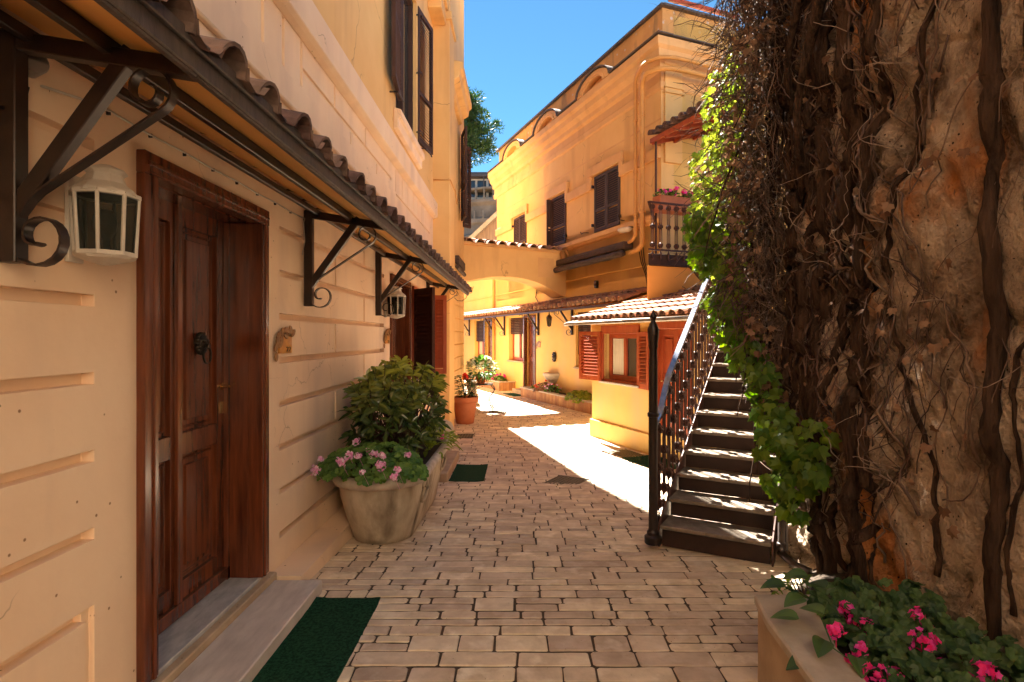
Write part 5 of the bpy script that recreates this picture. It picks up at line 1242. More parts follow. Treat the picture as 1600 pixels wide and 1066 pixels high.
fs = [(i*(NZc+1)+j, (i+1)*(NZc+1)+j, (i+1)*(NZc+1)+j+1, i*(NZc+1)+j+1) for i in range(NYc) for j in range(NZc)]
q.add(vs, fs)
nn_ = 60; vs = []; w0 = []
for i in range(nn_+1):
    t = i/nn_*5.5
    for j in range(NZc//2+1):
        z = za+(zb_-za)*j/(NZc//2); bx = wall_x(4.14, z)
        off = 0.10*noise.noise(Vector((t*1.3, z, 7)))*min(1, t*3)
        vs.append((bx+SD.x*t+SR.x*off, 4.14+SD.y*t+SR.y*off, z))
m_ = NZc//2+1
q.add(vs, [(i*m_+j, (i+1)*m_+j, (i+1)*m_+j+1, i*m_+j+1) for i in range(nn_) for j in range(m_-1)])
q.build('wall_face', M['barkwall'], old, smooth=True)
q = MB(); q.add([(2.35,-1.5,-0.1),(2.35,3.9,-0.1),(4.6,8.8,-0.1),(5.2,8.8,-0.1),(5.2,-1.5,-0.1),(2.35,-1.5,4.75),(2.35,3.9,4.75),(4.6,8.8,4.75),(5.2,8.8,4.75),(5.2,-1.5,4.75)],
      [(0,1,6,5),(1,2,7,6),(2,3,8,7),(3,4,9,8),(4,0,5,9),(5,6,7,8,9)]); q.build('wall_core', M['barkwall'], old)
# thick creeper stems
cre = thing('creeper_trunks', 'thick dark creeper trunks climbing the old stone wall', 'vine', (1.8,3.3,0))
rs = random.Random(21)
def wander(y0, z0, z1, r0, r1, amp=0.5, off=0.02, lean=0.0, nseg=40):
    pts = []; rad = []; ph = rs.uniform(0,10); 
    for i in range(nseg+1):
        t = i/nseg; z = z0+(z1-z0)*t
        y_ = y0 + lean*t + amp*0.30*noise.noise(Vector((ph, z*0.6, 1.3))) + amp*0.07*noise.noise(Vector((ph, z*2.4, 4.4)))
        y_ = min(y_, 4.25)
        r_ = (r0+(r1-r0)*t)*(1+0.18*noise.noise(Vector((ph,z*5,2))))
        x = wall_x(min(y_,4.12), z) - off - r_*0.45 - 0.03*max(0, noise.noise(Vector((ph+3, z*1.2, 8))))
        pts.append((x, y_, z)); rad.append(r_)
    return pts, rad
trunks = [(2.36,0.35,4.9,0.030,0.036,0.35,-0.12),(2.62,0.5,4.9,0.014,0.016,0.8,0.95),(3.25,0.5,4.6,0.013,0.018,0.9,-0.85),(3.14,0.15,4.9,0.030,0.034,0.6,0.0),
          (3.3,0.1,4.9,0.048,0.05,0.5,0.1),(3.46,0.1,4.9,0.024,0.03,0.8,-0.12),(3.56,0.0,4.9,0.040,0.045,0.5,0.15),(3.70,0.0,4.9,0.034,0.04,0.45,0.0),(3.84,0.9,4.9,0.040,0.045,0.4,0.0),(3.97,1.1,4.9,0.034,0.04,0.3,0.0),
          (4.1,1.2,4.9,0.040,0.045,0.3,0.0),(3.0,0.25,4.9,0.014,0.02,0.9,0.5),(2.2,0.5,4.5,0.009,0.008,0.6,0.1),(2.05,0.45,4.0,0.007,0.008,0.5,-0.1)]
for (y0, z0, z1, r0, r1, amp, lean) in trunks:
    kk = 1.0
    p_, r_ = wander(y0, z0, min(z1,4.9), r0*kk, r1*kk, amp, 0.0, lean, 110)
    q = MB(); q.tube(p_, r_, 12); q.v = [tuple(Vector(v)+noise.noise_vector(Vector((v[0]*14,v[1]*14,v[2]*5)))*0.012+noise.noise_vector(Vector((v[0]*45,v[1]*45,v[2]*12)))*0.005) for v in q.v]; q.build('stem', M['stem'], cre, smooth=True)
# leaning limbs near the top of the frame
for a, b_, r_ in (((1.95,2.75,4.7),(1.93,4.0,2.5),0.05),((1.9,3.1,4.7),(1.95,4.05,2.9),0.045)):
    a = Vector(a); b_ = Vector(b_); q = MB(); n_ = 18
    q.tube([a.lerp(b_, i/n_)+Vector((-0.16*math.sin(math.pi*i/n_)+0.02*math.sin(i*0.8),0.06*math.sin(i*0.5+r_*50),0.0)) for i in range(n_+1)], [r_*(0.85+0.2*math.sin(i*0.9))*(1-0.5*i/n_) for i in range(n_+1)], 9)
    q.build('stem', M['stem'], cre, smooth=True)
# fine twig network on the wall
q = MB()
for _ in range(620):
    y0 = rs.betavariate(3.2,1.3)*2.5+1.75; z0 = rs.uniform(0.25, 4.4); L_ = rs.uniform(0.25, 1.3); n_ = int(L_*14)+3; ph = rs.uniform(0,50)
    ang = rs.gauss(1.45, 0.45); r_ = rs.choice([0.002,0.003,0.003,0.004,0.006,0.009]); pts = []; y_ = y0; z = z0
    for i in range(n_):
        ang2 = ang+1.3*noise.noise(Vector((ph, i*0.22, 0))); y_ += math.cos(ang2)*L_/n_; z += math.sin(ang2)*L_/n_
        yc = min(max(y_, -1), 4.2); pts.append((wall_x(min(yc,4.12), z)-0.012-r_-0.05*abs(noise.noise(Vector((ph, i*0.15, 7)))), yc, z))
    q.tube(pts, [r_*(1-0.5*i/n_) for i in range(n_)], 4, rnd=rs.random())
tag(q.build('wall_creepers', M['twig'], cre, smooth=True), kind='stuff')
# pale bleached tendrils
q = MB()
for _ in range(38):
    y0 = rs.uniform(2.5, 4.3); z0 = rs.uniform(0.5, 4.0); L_ = rs.uniform(0.2, 0.8); n_ = 22; ph = rs.uniform(0,50); ang = rs.uniform(0.2, 2.9); pts = []; y_ = y0; z = z0; xo = rs.uniform(0.02,0.2)
    for i in range(n_):
        ang2 = ang+1.5*noise.noise(Vector((ph, i*0.13, 0))); y_ += math.cos(ang2)*L_/n_; z += math.sin(ang2)*L_/n_
        t = i/n_; yc = min(y_, 4.4); pts.append((wall_x(min(yc,4.12), z)-0.02-xo*math.sin(math.pi*t), yc, z))
    q.tube(pts, [0.003*(1-0.6*i/n_) for i in range(n_)], 5)
tag(q.build('bleached_tendrils', M['paletwig'], cre, smooth=True), kind='stuff')
# tangle of dead twigs hanging over the stairs
dt = thing('dead_vine_tangle', 'dense brown tangle of dry vine twigs hanging over the staircase', 'vine', (1.85,4.5,3.0))
q = MB()
def tangle_c(z):
    # centre line of the mass with radii, height dependent
    pts = [(0.9,1.93,4.05,0.12,0.15),(1.4,1.90,4.3,0.17,0.26),(2.0,1.84,4.5,0.25,0.36),(2.6,1.84,4.55,0.28,0.40),(3.2,1.84,4.5,0.27,0.42),(3.8,1.82,4.35,0.24,0.42),(4.4,1.80,4.2,0.24,0.5),(5.2,1.8,4.2,0.3,0.6)]
    for i in range(len(pts)-1):
        if z <= pts[i+1][0]:
            t = max(0, (z-pts[i][0])/(pts[i+1][0]-pts[i][0])); return [pts[i][k]*(1-t)+pts[i+1][k]*t for k in range(1,5)]
    return pts[-1][1:]
for _ in range(4600):
    z = rs.uniform(0.95, 5.0); cx_, cy_, rx, ry = tangle_c(z)
    a_ = rs.uniform(0, 6.28); rr = rs.random()**0.4; x = cx_+rx*rr*math.cos(a_); y_ = cy_+ry*rr*math.sin(a_)
    L_ = rs.uniform(0.15, 0.6) if z > 1.8 else rs.uniform(0.08, 0.22); n_ = 6; ph = rs.uniform(0,90); dirv = Vector((rs.gauss(-0.1,0.5), rs.gauss(-0.1,0.5), rs.gauss(-0.7,0.7))).normalized(); p = Vector((x,y_,z)); pts = [p.copy()]
    for i in range(n_):
        dirv = (dirv+Vector((rs.gauss(0,0.28), rs.gauss(0,0.28), rs.gauss(-0.05,0.28)))).normalized(); p = p+dirv*L_/n_; pts.append(p.copy())
    r_ = rs.choice([0.0014,0.0018,0.0024,0.003,0.0045])
    q.tube(pts, [r_]*(n_)+[r_*0.5], 3, cap=False, rnd=rs.random())
tag(q.build('twig_mass', M['twig'], dt), kind='stuff')
q = MB()
for _ in range(26):
    z = rs.uniform(1.6, 4.6); cx_, cy_, rx, ry = tangle_c(z); p = Vector((cx_+rx*rs.uniform(-0.3,0.6), cy_-ry*0.3, z)); pts = [p.copy()]; dirv = Vector((rs.gauss(0,0.1), rs.gauss(0,0.1), -1)).normalized()
    for i in range(16):
        dirv = (dirv+Vector((rs.gauss(0,0.09), rs.gauss(0,0.09), rs.gauss(-0.12,0.1)))).normalized(); p = p+dirv*0.085; pts.append(p.copy())
    q.tube(pts, [0.012*(1-0.04*i) for i in range(17)], 6)
q.build('hanging_stem', M['stem'], dt, smooth=True)
# bare twigs against the sky
q = MB()
def branch(p, d_, L_, r_, depth):
    n_ = 7; pts = [p.copy()]; dv = d_.copy()
    for i in range(n_):
        dv = (dv+Vector((rs.gauss(0,0.13), rs.gauss(0,0.13), rs.gauss(0,0.13)))).normalized(); p = p+dv*L_/n_; pts.append(p.copy())
        if depth > 0 and rs.random() < 0.42: branch(p.copy(), (dv+Vector((rs.gauss(0,0.6), rs.gauss(0,0.5), rs.gauss(0,0.6)))).normalized(), L_*rs.uniform(0.4,0.7), r_*0.6, depth-1)
    q.tube(pts, [r_*(1-0.6*i/n_) for i in range(n_+1)], 4, rnd=rs.random())
for _ in range(34):
    z = rs.uniform(3.0, 4.9); branch(Vector((1.72+rs.gauss(0,0.06), 4.3+rs.gauss(0,0.2), z)), Vector((rs.uniform(-0.9,-0.2), rs.gauss(0,0.3), rs.gauss(0.25,0.6))).normalized(), rs.uniform(0.2,0.5), 0.0032, 2)
tag(q.build('bare_twigs', M['twig'], dt), kind='stuff')

# ivy
def ivy(label, blobs, n, S, mat_, rnd_lo=0.0, rnd_hi=1.0, nm='ivy'):
    c0 = blobs[0]; t_ = thing(nm, label, 'ivy', (c0[0], c0[1], c0[2])); q = MB(); st_ = MB(); tot = sum(b_[6] for b_ in blobs)
    for b_ in blobs:
        k = int(n*b_[6]/tot)
        for i in range(k):
            v = rball(); v = v.normalized()*(v.length**0.55); p = Vector((b_[0]+v.x*b_[3], b_[1]+v.y*b_[4], b_[2]+v.z*b_[5]))
            nrm = Vector((-0.5+v.x*0.5+random.gauss(0,0.35), -0.8+random.gauss(0,0.35), 0.25+random.gauss(0,0.35))).normalized()
            leaf_ivy(q, p, nrm, S*random.uniform(0.55,1.15), rnd=random.uniform(rnd_lo, rnd_hi))
            if i % 5 == 0:
                pc = Vector((b_[0]+0.06, b_[1]+0.06, p.z+0.05)); st_.tube([pc, pc.lerp(p,0.5)+Vector((0,0,0.03)), p], 0.0022, 4, cap=False)
    q.build('leaves', mat_, t_); st_.build('stem', M['stem'], t_)
    return t_
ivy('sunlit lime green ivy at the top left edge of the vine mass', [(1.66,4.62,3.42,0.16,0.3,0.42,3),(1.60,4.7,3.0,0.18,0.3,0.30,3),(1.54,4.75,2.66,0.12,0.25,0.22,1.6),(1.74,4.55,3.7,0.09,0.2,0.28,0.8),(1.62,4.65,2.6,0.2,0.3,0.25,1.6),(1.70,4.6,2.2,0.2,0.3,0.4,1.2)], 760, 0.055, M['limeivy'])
ivy('broad green ivy leaves hanging beside the balcony railing', [(1.49,4.75,2.52,0.12,0.2,0.14,2),(1.53,4.7,2.30,0.12,0.2,0.16,1.6),(1.60,4.6,2.35,0.16,0.2,0.25,1.5),(1.66,4.5,2.05,0.15,0.22,0.2,1.2)], 210, 0.095, M['ivy'], 0.1, 1.0)
ivy('green ivy hanging at the head of the stairs above the railing', [(1.66,4.6,1.93,0.12,0.2,0.13,1.4),(1.66,4.5,1.72,0.14,0.22,0.2,2),(1.74,4.35,1.50,0.12,0.22,0.18,2),(1.56,4.65,1.90,0.05,0.15,0.07,0.5)], 270, 0.085, M['ivy'])
ivy('trailing ivy leaves low on the wall beside the lower treads', [(1.78,4.15,1.25,0.10,0.22,0.18,2),(1.76,3.95,1.02,0.12,0.2,0.14,2),(1.72,3.75,0.86,0.13,0.22,0.13,2.4),(1.78,3.55,0.78,0.09,0.2,0.12,1.6),(1.72,3.75,0.62,0.10,0.16,0.09,1.0),(1.80,3.5,1.0,0.05,0.2,0.10,0.7),(1.74,3.62,0.52,0.06,0.12,0.06,0.4)], 330, 0.088, M['ivy'])
ivy('ivy leaves deep inside the twig tangle, coloured dark for shade', [(2.02,4.75,z_/10,0.17,0.2,0.3,1) for z_ in (14,19,24,29,34,39,44)], 1100, 0.085, M['shadeleaf'], 0.0, 1.0)
dlv = thing('dead_leaves', 'scattered rusty dead leaves caught in the vine tangle', 'leaves', (1.75,4.2,2.0))
q = MB()
for _ in range(420):
    z = rs.uniform(0.5, 4.5); cx_, cy_, rx, ry = tangle_c(max(z,0.95)); p = (cx_-rx*rs.uniform(0.2,1.0), cy_-ry*rs.uniform(0.1,1.0), z)
    leaf_ivy(q, p, Vector((rs.gauss(-0.5,0.6), rs.gauss(-0.6,0.6), rs.gauss(0.2,0.6))), rs.uniform(0.035,0.075))
for _ in range(80):
    y_ = rs.uniform(2.3,4.1); z = rs.uniform(0.4,3.6); leaf_ivy(q, (wall_x(y_,z)-0.05, y_, z), Vector((-1, rs.gauss(-0.3,0.6), rs.gauss(0.2,0.6))), rs.uniform(0.03,0.06))
tag(q.build('leaves', M['deadleaf'], dlv), kind='stuff')

# ================================================================ NEAR FLOWER BED (right foreground)
nbd = thing('stone_flower_bed', 'pale stone edged flower bed against the rugged wall in the right foreground', 'flower bed', (1.3,2.2,0))
def poly_slab(q, poly, z0, z1):
    n_ = len(poly); q.add([(*p, z0) for p in poly]+[(*p, z1) for p in poly], [tuple(range(n_))[::-1], tuple(range(n_,2*n_))]+[(i,(i+1)%n_,n_+(i+1)%n_,n_+i) for i in range(n_)])
q = MB(); poly_slab(q, [(1.095,2.66),(1.05,2.41),(0.98,1.2),(0.95,0.3),(1.15,0.3),(1.16,1.2),(1.23,2.2),(1.30,2.46),(1.42,2.48),(1.42,2.66)], 0.355, 0.40); q.build('coping', M['coping'], nbd, bevel=0.008)
q = MB(); poly_slab(q, [(1.10,2.63),(1.07,2.41),(1.0,1.2),(0.97,0.3),(1.13,0.3),(1.14,1.2),(1.21,2.2),(1.28,2.48),(1.42,2.50),(1.42,2.63)], -0.05, 0.356); q.build('kerb_wall', M['stone'], nbd, bevel=0.006)
q = MB(); q.add([(1.1,0.3,0.33),(2.2,0.3,0.33),(2.2,2.9,0.30),(1.38,2.55,0.32),(1.2,2.3,0.33)], [(0,1,2,3,4)]); q.add([(1.40,2.5,0.33),(2.2,2.9,0.32),(2.2,4.2,-0.02),(1.55,3.4,-0.02)], [(0,1,2,3)]); q.build('soil', M['soil'], nbd)
gp = thing('geranium_plant', 'magenta flowering geraniums with dark leaves in the foreground stone bed', 'plant', (1.5,2.0,0.34))
q = MB(); stq = MB()
for _ in range(900):
    x = random.uniform(1.16,1.9); y_ = random.uniform(1.2,2.75)
    if x < 1.24+0.08*random.random()+0.05*max(0,y_-2.0): continue
    hmx = 0.03+0.11*math.sin(min(1,(x-1.1)/0.5)*1.57)
    if y_ > 2.5: hmx *= 0.7
    z = 0.34+random.random()**0.5*hmx
    if x > 1.62 and random.random() < 0.6: continue
    leaf_scallop(q, (x,y_,z), (random.gauss(-0.15,0.4), random.gauss(-0.45,0.4), 1), random.uniform(0.045,0.09))
    if _ % 4 == 0: stq.tube([(x+random.gauss(0,0.03), y_+random.gauss(0,0.03), 0.32), (x,y_,z)], 0.0025, 4, cap=False)
q.build('foliage', M['dgeran'], gp); stq.build('stem', M['stem'], gp)
q = MB()     # larger ovate leaves spilling over the kerb
for (x,y_,z,a) in ((1.20,2.40,0.50,200),(1.13,2.30,0.46,150),(1.17,2.18,0.44,230),(1.10,2.14,0.38,190),(1.25,2.32,0.55,60),(1.24,2.10,0.42,250),(1.14,2.0,0.37,160),(1.30,2.42,0.53,100),(1.21,2.26,0.50,120),(1.12,1.92,0.34,220),(1.27,2.5,0.55,170),(1.18,2.52,0.50,170),(1.32,2.05,0.44,300)):
    leaf_ovate(q, (x,y_,z), (math.cos(R(a)), math.sin(R(a)), 0.15), 0.11, 0.075, roll=0.2, droop=0.35)
q.tube([(1.42,2.38,0.34),(1.28,2.36,0.50),(1.20,2.26,0.48),(1.18,2.14,0.43),(1.24,2.06,0.40)], 0.003, 5); q.tube([(1.28,2.36,0.50),(1.22,2.5,0.52),(1.16,2.55,0.50)], 0.0025, 5)
q.build('broad_leaves', M['dgeran'], gp)
def fp_(px, py, Y): return Vector(((px-812)*Y/889, Y, 1.6-(py-527)*Y/889))
for (px, py, Y, r_) in ((1322,955,2.45,0.030),(1335,975,2.35,0.026),(1354,982,2.3,0.026),(1306,993,2.2,0.030),(1347,1022,2.15,0.030),(1432,970,2.3,0.034),(1448,985,2.3,0.024),(1440,1012,2.1,0.052),(1370,1060,2.0,0.036),(1395,1063,2.0,0.030),(1540,1060,1.9,0.045),(1330,1040,2.1,0.020)):
    q = MB(); c = fp_(px, py, Y)+Vector((0,0,0.012)); flower_head(q, c, r_*1.15, int(24*r_/0.03), 0.014); q.tube([c, c+Vector((0.02,0.03,-0.15))], 0.002, 4, rnd=0.0); q.build('flower', M['magfl'], gp)
# small weeds at the wall foot
wd_ = bush('weed_clump', 'low dark weeds and a few green leaves where the wall meets the paving', 'plant', (1.66,3.15,0.0), 0.16,0.5,0.22, 90, 0.07, M['ivy'], 0, None, kind='long')

# ================================================================ STONE TUB PLANTER (left)
TC = Vector((-1.13,5.35,0)); tubt = thing('stone_tub', 'large weathered stone bathtub planter against the left wall', 'planter', (TC.x,TC.y,gz(5.35)))
def stadium(hx, hy, n=10):
    pts = []
    for k in range(n+1): t = math.pi*k/n; pts.append((hx*math.cos(t), (hy-hx)+hx*math.sin(t)))
    for k in range(n+1): t = math.pi+math.pi*k/n; pts.append((hx*math.cos(t), -(hy-hx)+hx*math.sin(t)))
    return pts
def tubloft(levels, q, rnd=None):
    n_ = len(stadium(1,2)); vs = []
    for hx, hy, z in levels: 
        for x, y_ in stadium(hx, hy): vs.append((TC.x+x, TC.y+y_, z+gz(TC.y+y_)*(1 if z < 0.2 else 0.25)-0.04*(0 if z<0.2 else 1)))
    q.add(vs, [(i*n_+k, i*n_+(k+1)%n_, (i+1)*n_+(k+1)%n_, (i+1)*n_+k) for i in range(len(levels)-1) for k in range(n_)]+[tuple(range(n_))[::-1]])
q = MB(); tubloft([(0.215,0.82,0.0),(0.235,0.85,0.01),(0.25,0.88,0.06),(0.29,0.95,0.22),(0.325,1.01,0.38),(0.335,1.03,0.49)], q); q.build('tub_body', M['tub'], tubt, smooth=True, auto=50)
q = MB(); tubloft([(0.335,1.03,0.485),(0.375,1.07,0.49),(0.392,1.09,0.52),(0.388,1.085,0.555),(0.36,1.05,0.575),(0.325,1.015,0.57),(0.31,1.0,0.54),(0.31,1.0,0.50)], q); q.f.pop(); q.r.pop(); q.build('rim', M['tubrim'], tubt, smooth=True)
q = MB(); st_ = stadium(0.312,1.002); q.add([(TC.x+x, TC.y+y_, 0.47) for x, y_ in st_], [tuple(range(len(st_)))]); q.build('soil', M['soil'], tubt)
q = MB()
for yy in (4.75, 5.9): q.tube([(TC.x+0.335+0.02*math.sin(t_*0.6), yy+0.08*math.cos(t_*0.524), 0.33+0.10*math.sin(t_*0.524)) for t_ in range(13)], 0.014, 6)
q.build('carved_ring', M['tub'], tubt, smooth=True)
# shrub in the tub: whorls of pointed leaves on stems
shb = thing('evergreen_shrub', 'dense glossy evergreen shrub growing in the stone tub', 'shrub', (-1.15,5.5,0.48))
lfq = MB(); stq = MB(); rq = random.Random(4); random.seed(99)
SC = Vector((-1.12,5.30,0.92))
for k in range(170):
    v = rball(); v = v.normalized()*(0.42+0.58*v.length)
    if v.z < -0.55: v.z = -v.z*0.5
    tip = Vector((SC.x+v.x*0.45, SC.y+v.y*0.82, SC.z+v.z*0.49))
    tip.x = max(tip.x, -1.52)
    bp_ = Vector((SC.x+random.uniform(-0.12,0.12), SC.y+v.y*0.4, 0.48)); mid = bp_.lerp(tip,0.55)+Vector((v.x*0.05,v.y*0.05,0.06)); dr_ = (tip-mid).normalized()
    stq.tube([bp_, mid, tip], [0.007,0.005,0.003], 5, cap=False)
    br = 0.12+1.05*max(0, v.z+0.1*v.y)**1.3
    for w__ in range(random.randint(11,16)):
        aa = random.uniform(0,6.28); el = random.uniform(-0.1,0.9); base = tip-dr_*random.uniform(0,0.10)
        d_, a_, b_ = basis(dr_); ld = (a_*math.cos(aa)+b_*math.sin(aa))*math.cos(el)+dr_*math.sin(el)*1.1+Vector((0,0,0.12))
        s0_ = len(lfq.r)
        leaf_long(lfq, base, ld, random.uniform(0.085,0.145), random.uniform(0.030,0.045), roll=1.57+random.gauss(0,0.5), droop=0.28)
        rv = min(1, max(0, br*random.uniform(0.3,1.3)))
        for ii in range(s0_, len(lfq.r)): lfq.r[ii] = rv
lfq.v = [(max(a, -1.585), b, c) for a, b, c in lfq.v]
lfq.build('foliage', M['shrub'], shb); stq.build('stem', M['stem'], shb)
gt_ = thing('geranium_plant', 'pale pink flowering geraniums spilling over the near end of the stone tub', 'plant', (-1.15,4.5,0.5))
lq = MB(); sq = MB()
for _ in range(330):
    v = rball(); v = v.normalized()*(v.length**0.5); v.z = abs(v.z)
    p = (-1.17+v.x*0.42, 4.50+v.y*0.32, 0.52+v.z*0.24-0.10*max(0,abs(v.x)-0.7)); p = (max(p[0],-1.56), p[1], p[2])
    leaf_scallop(lq, p, (v.x*0.6+random.gauss(0,0.3), -0.5+v.y*0.4+random.gauss(0,0.3), 0.7+v.z), random.uniform(0.05,0.095))
    if _ % 5 == 0: sq.tube([(-1.17+v.x*0.2,4.5+v.y*0.15,0.5), p], 0.003, 4, cap=False)
lq.build('foliage', M['geran'], gt_); sq.build('stem', M['stem'], gt_)
for (px, py, Y, r_) in ((491,735,4.3,0.034),(497,718,4.4,0.022),(533,722,4.15,0.036),(545,712,4.2,0.026),(557,690,4.5,0.026),(560,713,4.2,0.022),(584,710,4.3,0.028),(594,728,4.1,0.034),(597,713,4.25,0.024),(576,705,4.4,0.020),(616,745,4.1,0.026),(621,735,4.15,0.02),(637,711,4.4,0.022),(566,738,4.05,0.018)):
    q = MB(); c = fp_(px, py, Y); c.x = max(c.x, -1.54); flower_head(q, c, r_*1.25, int(34*r_/0.03), 0.013); q.tube([c, c+Vector((0.02,0.10,-0.12))], 0.0012, 4, rnd=0.0); q.build('flower', M['palefl'], gt_)
q = MB(); c = fp_(690,683,5.6); flower_head(q, c, 0.03, 12, 0.014); q.build('flower', M['magfl'], gt_)
bush('trailing_plant', 'variegated green plant at the far end of the stone tub', 'plant', (-0.92,5.75,0.50), 0.26,0.4,0.20, 260, 0.11, M['limeivy'], 0, None, kind='long', stems=False)
# round topped guard stone
q = MB(); q.lathe([(0.20,-0.2),(0.20,0.0),(0.235,0.04),(0.24,0.12),(0.235,0.20),(0.20,0.27),(0.13,0.305),(0.004,0.315)], (-1.26,8.85,0), 20)
q.lathe([(0.19,-0.2),(0.205,-0.1),(0.19,0.0)], (-1.26,8.85,0), 20)
tag(q.build('guard_stone', M['tub'], None, smooth=True, auto=50), 'squat round topped stone bollard by the second left door step', 'bollard')
# pots
def pot(label, c, r_, h_, cat='plant pot', lm='terracotta'):
    t_ = thing('plant_pot', label, cat, c); q = MB(); q.lathe([(r_*0.66,0),(r_*0.70,h_*0.05),(r_*0.86,h_*0.6),(r_*0.90,h_*0.80),(r_*1.0,h_*0.82),(r_*1.04,h_*0.88),(r_*1.04,h_*0.97),(r_*0.98,h_),(r_*0.88,h_),(r_*0.86,h_*0.9)], c, 24); q.f.pop(); q.r.pop()
    q.build('pot_body', M[lm], t_, smooth=True, auto=40); q = MB(); q.lathe([(r_*0.87,h_*0.9),(r_*0.5,h_*0.92),(0.005,h_*0.93)], c, 16); q.build('soil', M['soil'], t_); return t_
PC = (-1.13,11.75,-0.18)
pot('large terracotta pot standing on the paving past the left pilaster', PC, 0.265, 0.55)
rp = thing('potted_plant', 'leafy green plant with one red flower in the large terracotta pot', 'plant', (PC[0],PC[1],0.33))
q = MB(); stq = MB()
for _ in range(230):
    a_ = random.uniform(0,6.28); z = random.uniform(0.36,0.80); rr = 0.17*random.random()**0.5; 
    leaf_long(q, (PC[0]+rr*math.cos(a_), PC[1]+rr*math.sin(a_), z), (math.cos(a_), math.sin(a_), 0.5), 0.11, 0.055, droop=0.4)
for k in range(6): stq.tube([(PC[0],PC[1],0.33),(PC[0]+0.05*math.cos(k),PC[1]+0.05*math.sin(k),0.6),(PC[0]+0.13*math.cos(k),PC[1]+0.13*math.sin(k),0.8)], 0.006, 5)
for k in range(5): stq.tube([(PC[0]+0.05,PC[1],0.35),(PC[0]+0.22+0.02*k,PC[1]-0.05,0.40+0.08*k),(PC[0]+0.38,PC[1]-0.02*k,0.34+0.12*k)], 0.006, 4)
q.build('foliage', M['dgeran'], rp); stq.build('stems', M['stem'], rp)
q = MB(); flower_head(q, (PC[0]+0.02,PC[1]-0.15,0.80), 0.06, 14, 0.05); q.build('flower', M['redfl'], rp)
# wrought stand with the white flowered plant
TS = (-0.93,14.0,-0.18)
ts = thing('iron_stand', 'low black iron plant stand in the far sunlight', 'plant stand', TS)
q = MB(); q.box((TS[0]-0.26,TS[1]-0.22,0.43),(TS[0]+0.27,TS[1]+0.22,0.46)); q.build('stand_top', M['iron'], ts, bevel=0.005)
for sx in (-0.22,0.23):
    for sy in (-0.18,0.18):
        q = MB(); q.strip(smooth_path([(TS[0]+sx,TS[1]+sy,0.43),(TS[0]+sx*1.35,TS[1]+sy,0.30),(TS[0]+sx*0.75,TS[1]+sy,0.08),(TS[0]+sx*1.25,TS[1]+sy,-0.177)],5), (0,1,0), 0.03, 0.022); q.build('leg', M['iron'], ts)
PC2 = (-0.95,14.0,0.46)
pot('small terracotta pot on top of the black iron plant stand', PC2, 0.13, 0.19)
wb = thing('flowering_bush', 'bushy pale green plant covered in white flowers on the iron stand', 'plant', (PC2[0],PC2[1],0.7))
q = MB()
for _ in range(380):
    v = rball(); v = v.normalized()*(v.length**0.5); leaf_long(q, (PC2[0]+0.02+v.x*0.34, PC2[1]+v.y*0.33, 0.84+v.z*0.24), (v.x,v.y,v.z+0.3), 0.13, 0.06)
q.build('foliage', M['geran'], wb)
for _ in range(34):
    v = rball().normalized(); v.z = abs(v.z)*0.9; q = MB(); flower_head(q, (PC2[0]+0.02+v.x*0.34, PC2[1]-abs(v.y)*0.33, 0.88+v.z*0.24), 0.05, 8, 0.035); q.build('flower', M['whitefl'], wb)
q = MB(); q.box((-1.42,14.9,-0.2),(-1.1,15.3,0.1)); q.box((-1.38,14.94,0.1),(-1.14,15.26,0.45)); 
tag(q.build('stone_block', M['stone'], None, bevel=0.02), 'pale stone block standing behind the iron plant stand', 'stone')

# ================================================================ BACKGROUND
tw = thing('old_tower', 'weathered multi tiered stone tower with a glazed roof terrace in the distance', 'tower', (-3.2,60,0))
TX, TY = -2.2, 62
q = MB(); q.lathe([(5.6,0),(5.6,11.2),(5.9,11.4),(5.9,11.8),(5.2,12.1),(5.2,12.9),(5.5,13.1),(5.5,13.5),(4.9,13.7),(4.9,14.9),(5.3,15.2),(5.3,15.5),(3.8,15.6)], (TX,TY,0), 12); q.build('tower_wall', M['towerstone'], tw)
q = MB()
for k in range(34):
    t = 2*math.pi*k/34; q.lathe([(0.10,0),(0.14,0.2),(0.08,0.5),(0.12,0.9),(0.1,1.0)], (TX+5.0*math.cos(t),TY+5.0*math.sin(t),15.5), 6)
    q.lathe([(0.10,0),(0.14,0.2),(0.08,0.5),(0.10,0.8)], (TX+5.25*math.cos(t),TY+5.25*math.sin(t),13.5), 6)
q.lathe([(4.85,16.5),(5.15,16.5),(5.15,16.7),(4.85,16.7)], (TX,TY,0), 24); q.build('balustrade', M['towerstone'], tw)
q = MB(); q.box((TX-3.4,TY-3.4,15.6),(TX+3.4,TY+3.0,17.9)); q.build('pavilion', M['whitepaint'], tw)
q = MB()
for k in range(6): q.box((TX-3.3+1.15*k,TY-3.46,16.0),(TX-2.4+1.15*k,TY-3.41,17.7))
for k in range(5): q.box((TX-3.46,TY-3.2+1.2*k,16.0),(TX-3.41,TY-2.3+1.2*k,17.7))
q.build('glazing', M['glass'], tw)
q = MB(); q.box((TX-4.6,TY-4.4,17.9),(TX+3.9,TY+3.6,18.15)); q.box((TX-3.9,TY-3.8,18.15),(TX+3.5,TY+3.2,18.5)); q.build('roof', M['gutter'], tw)
for a, b_ in ((-4.5,-4.3),(-4.5,-1.5),(-1.5,-4.3)):
    q = MB(); q.box((TX+a,TY+b_,15.5),(TX+a+0.12,TY+b_+0.12,17.9)); q.build('post', M['gutter'], tw)
gb = thing('gabled_wall', 'brown gabled outbuilding with a sloping coping beyond the arch', 'outbuilding', (-2,34,0))
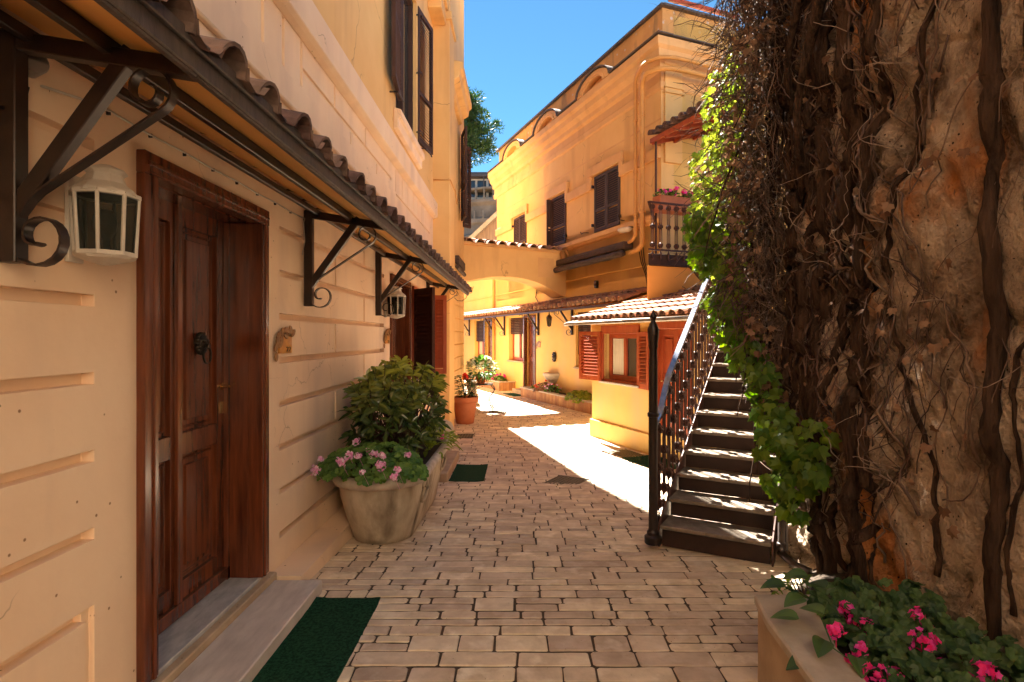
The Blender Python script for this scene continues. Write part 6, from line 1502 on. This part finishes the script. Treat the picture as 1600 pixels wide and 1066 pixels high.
q = MB(); q.prism([(-3.6,0),(3.0,0),(3.0,9.5),(0.5,9.5),(-3.6,5.65)], (-1.2,34,0), (1,0,0), (0,0,1), (0,1,0), 5); q.build('wall', M['gable'], gb)
q = MB(); q.beam((-4.9,33.9,5.6),(-0.65,33.9,9.58), 0.5, 0.22); q.build('coping', M['coping'], gb)
pn = thing('stone_pine', 'tall umbrella pine with a dark rounded crown behind the left building', 'tree', (-5.2,42,0))
q = MB(); q.tube([(-6.0,42,0),(-5.9,42,7),(-5.7,42,13),(-5.4,42,17)], [0.4,0.35,0.28,0.18], 10)
for k in range(9): 
    t = k*0.7; q.tube([(-5.7,42,13+0.2*k),(-5.4+1.2*math.cos(t),42+1.2*math.sin(t),15+0.1*k),(-5.3+2.5*math.cos(t),42+2.5*math.sin(t),17)], [0.14,0.08,0.03], 6)
q.build('trunk', M['bark'], pn)
q = MB(); rp_ = random.Random(8)
for _ in range(330):
    while True:
        v = Vector((rp_.uniform(-1,1), rp_.uniform(-1,1), rp_.uniform(-1,1)))
        if 0.35 < v.length < 1: break
    c = Vector((-4.75+v.x*2.8*(1+0.22*math.sin(v.z*9)), 42+v.y*2.6, 16.9+v.z*2.8)); rr = rp_.uniform(0.25,0.60); br = rp_.random()
    for k in range(95):
        u_ = Vector((rp_.gauss(0,1), rp_.gauss(0,1), rp_.gauss(0.15,1))).normalized(); p = c+u_*rr*rp_.uniform(0.5,1.0); dd_ = (u_+Vector((rp_.gauss(0,0.5), rp_.gauss(0,0.5), rp_.gauss(0.3,0.5)))).normalized()
        s_ = dd_.cross(Vector((rp_.gauss(0,1),rp_.gauss(0,1),rp_.gauss(0,1)))).normalized()*0.045; q.add([p-s_, p+s_, p+dd_*0.26], [(0,1,2)], min(1,max(0,br+rp_.uniform(-0.3,0.3))))
q.build('crown', M['pine'], pn)
# unseen cream facade added behind the viewpoint to bounce sunlight into the near alley
bb = thing('rear_bounce_facade', 'added unseen cream facade bouncing sunlight from behind the viewpoint', 'building', (0,-6,0))
q = MB(); gridwall(q, (-9,-6,0), (1,0,0), (0,1,0), (0,20,-0.3,8.5), [(3,4,1,2.6,None),(11.6,12.6,0,2.3,None),(16,17,1,2.6,None),(3,4,4.6,6.2,None),(11.6,12.6,4.6,6.2,None),(16,17,4.6,6.2,None)])
q.box((-9,-12,-0.3),(11,-6.32,8.5)); q.build('wall', M['cream'], bb)
print('objects', len(bpy.data.objects), 'faces', sum(len(m_.polygons) for m_ in bpy.data.meshes))
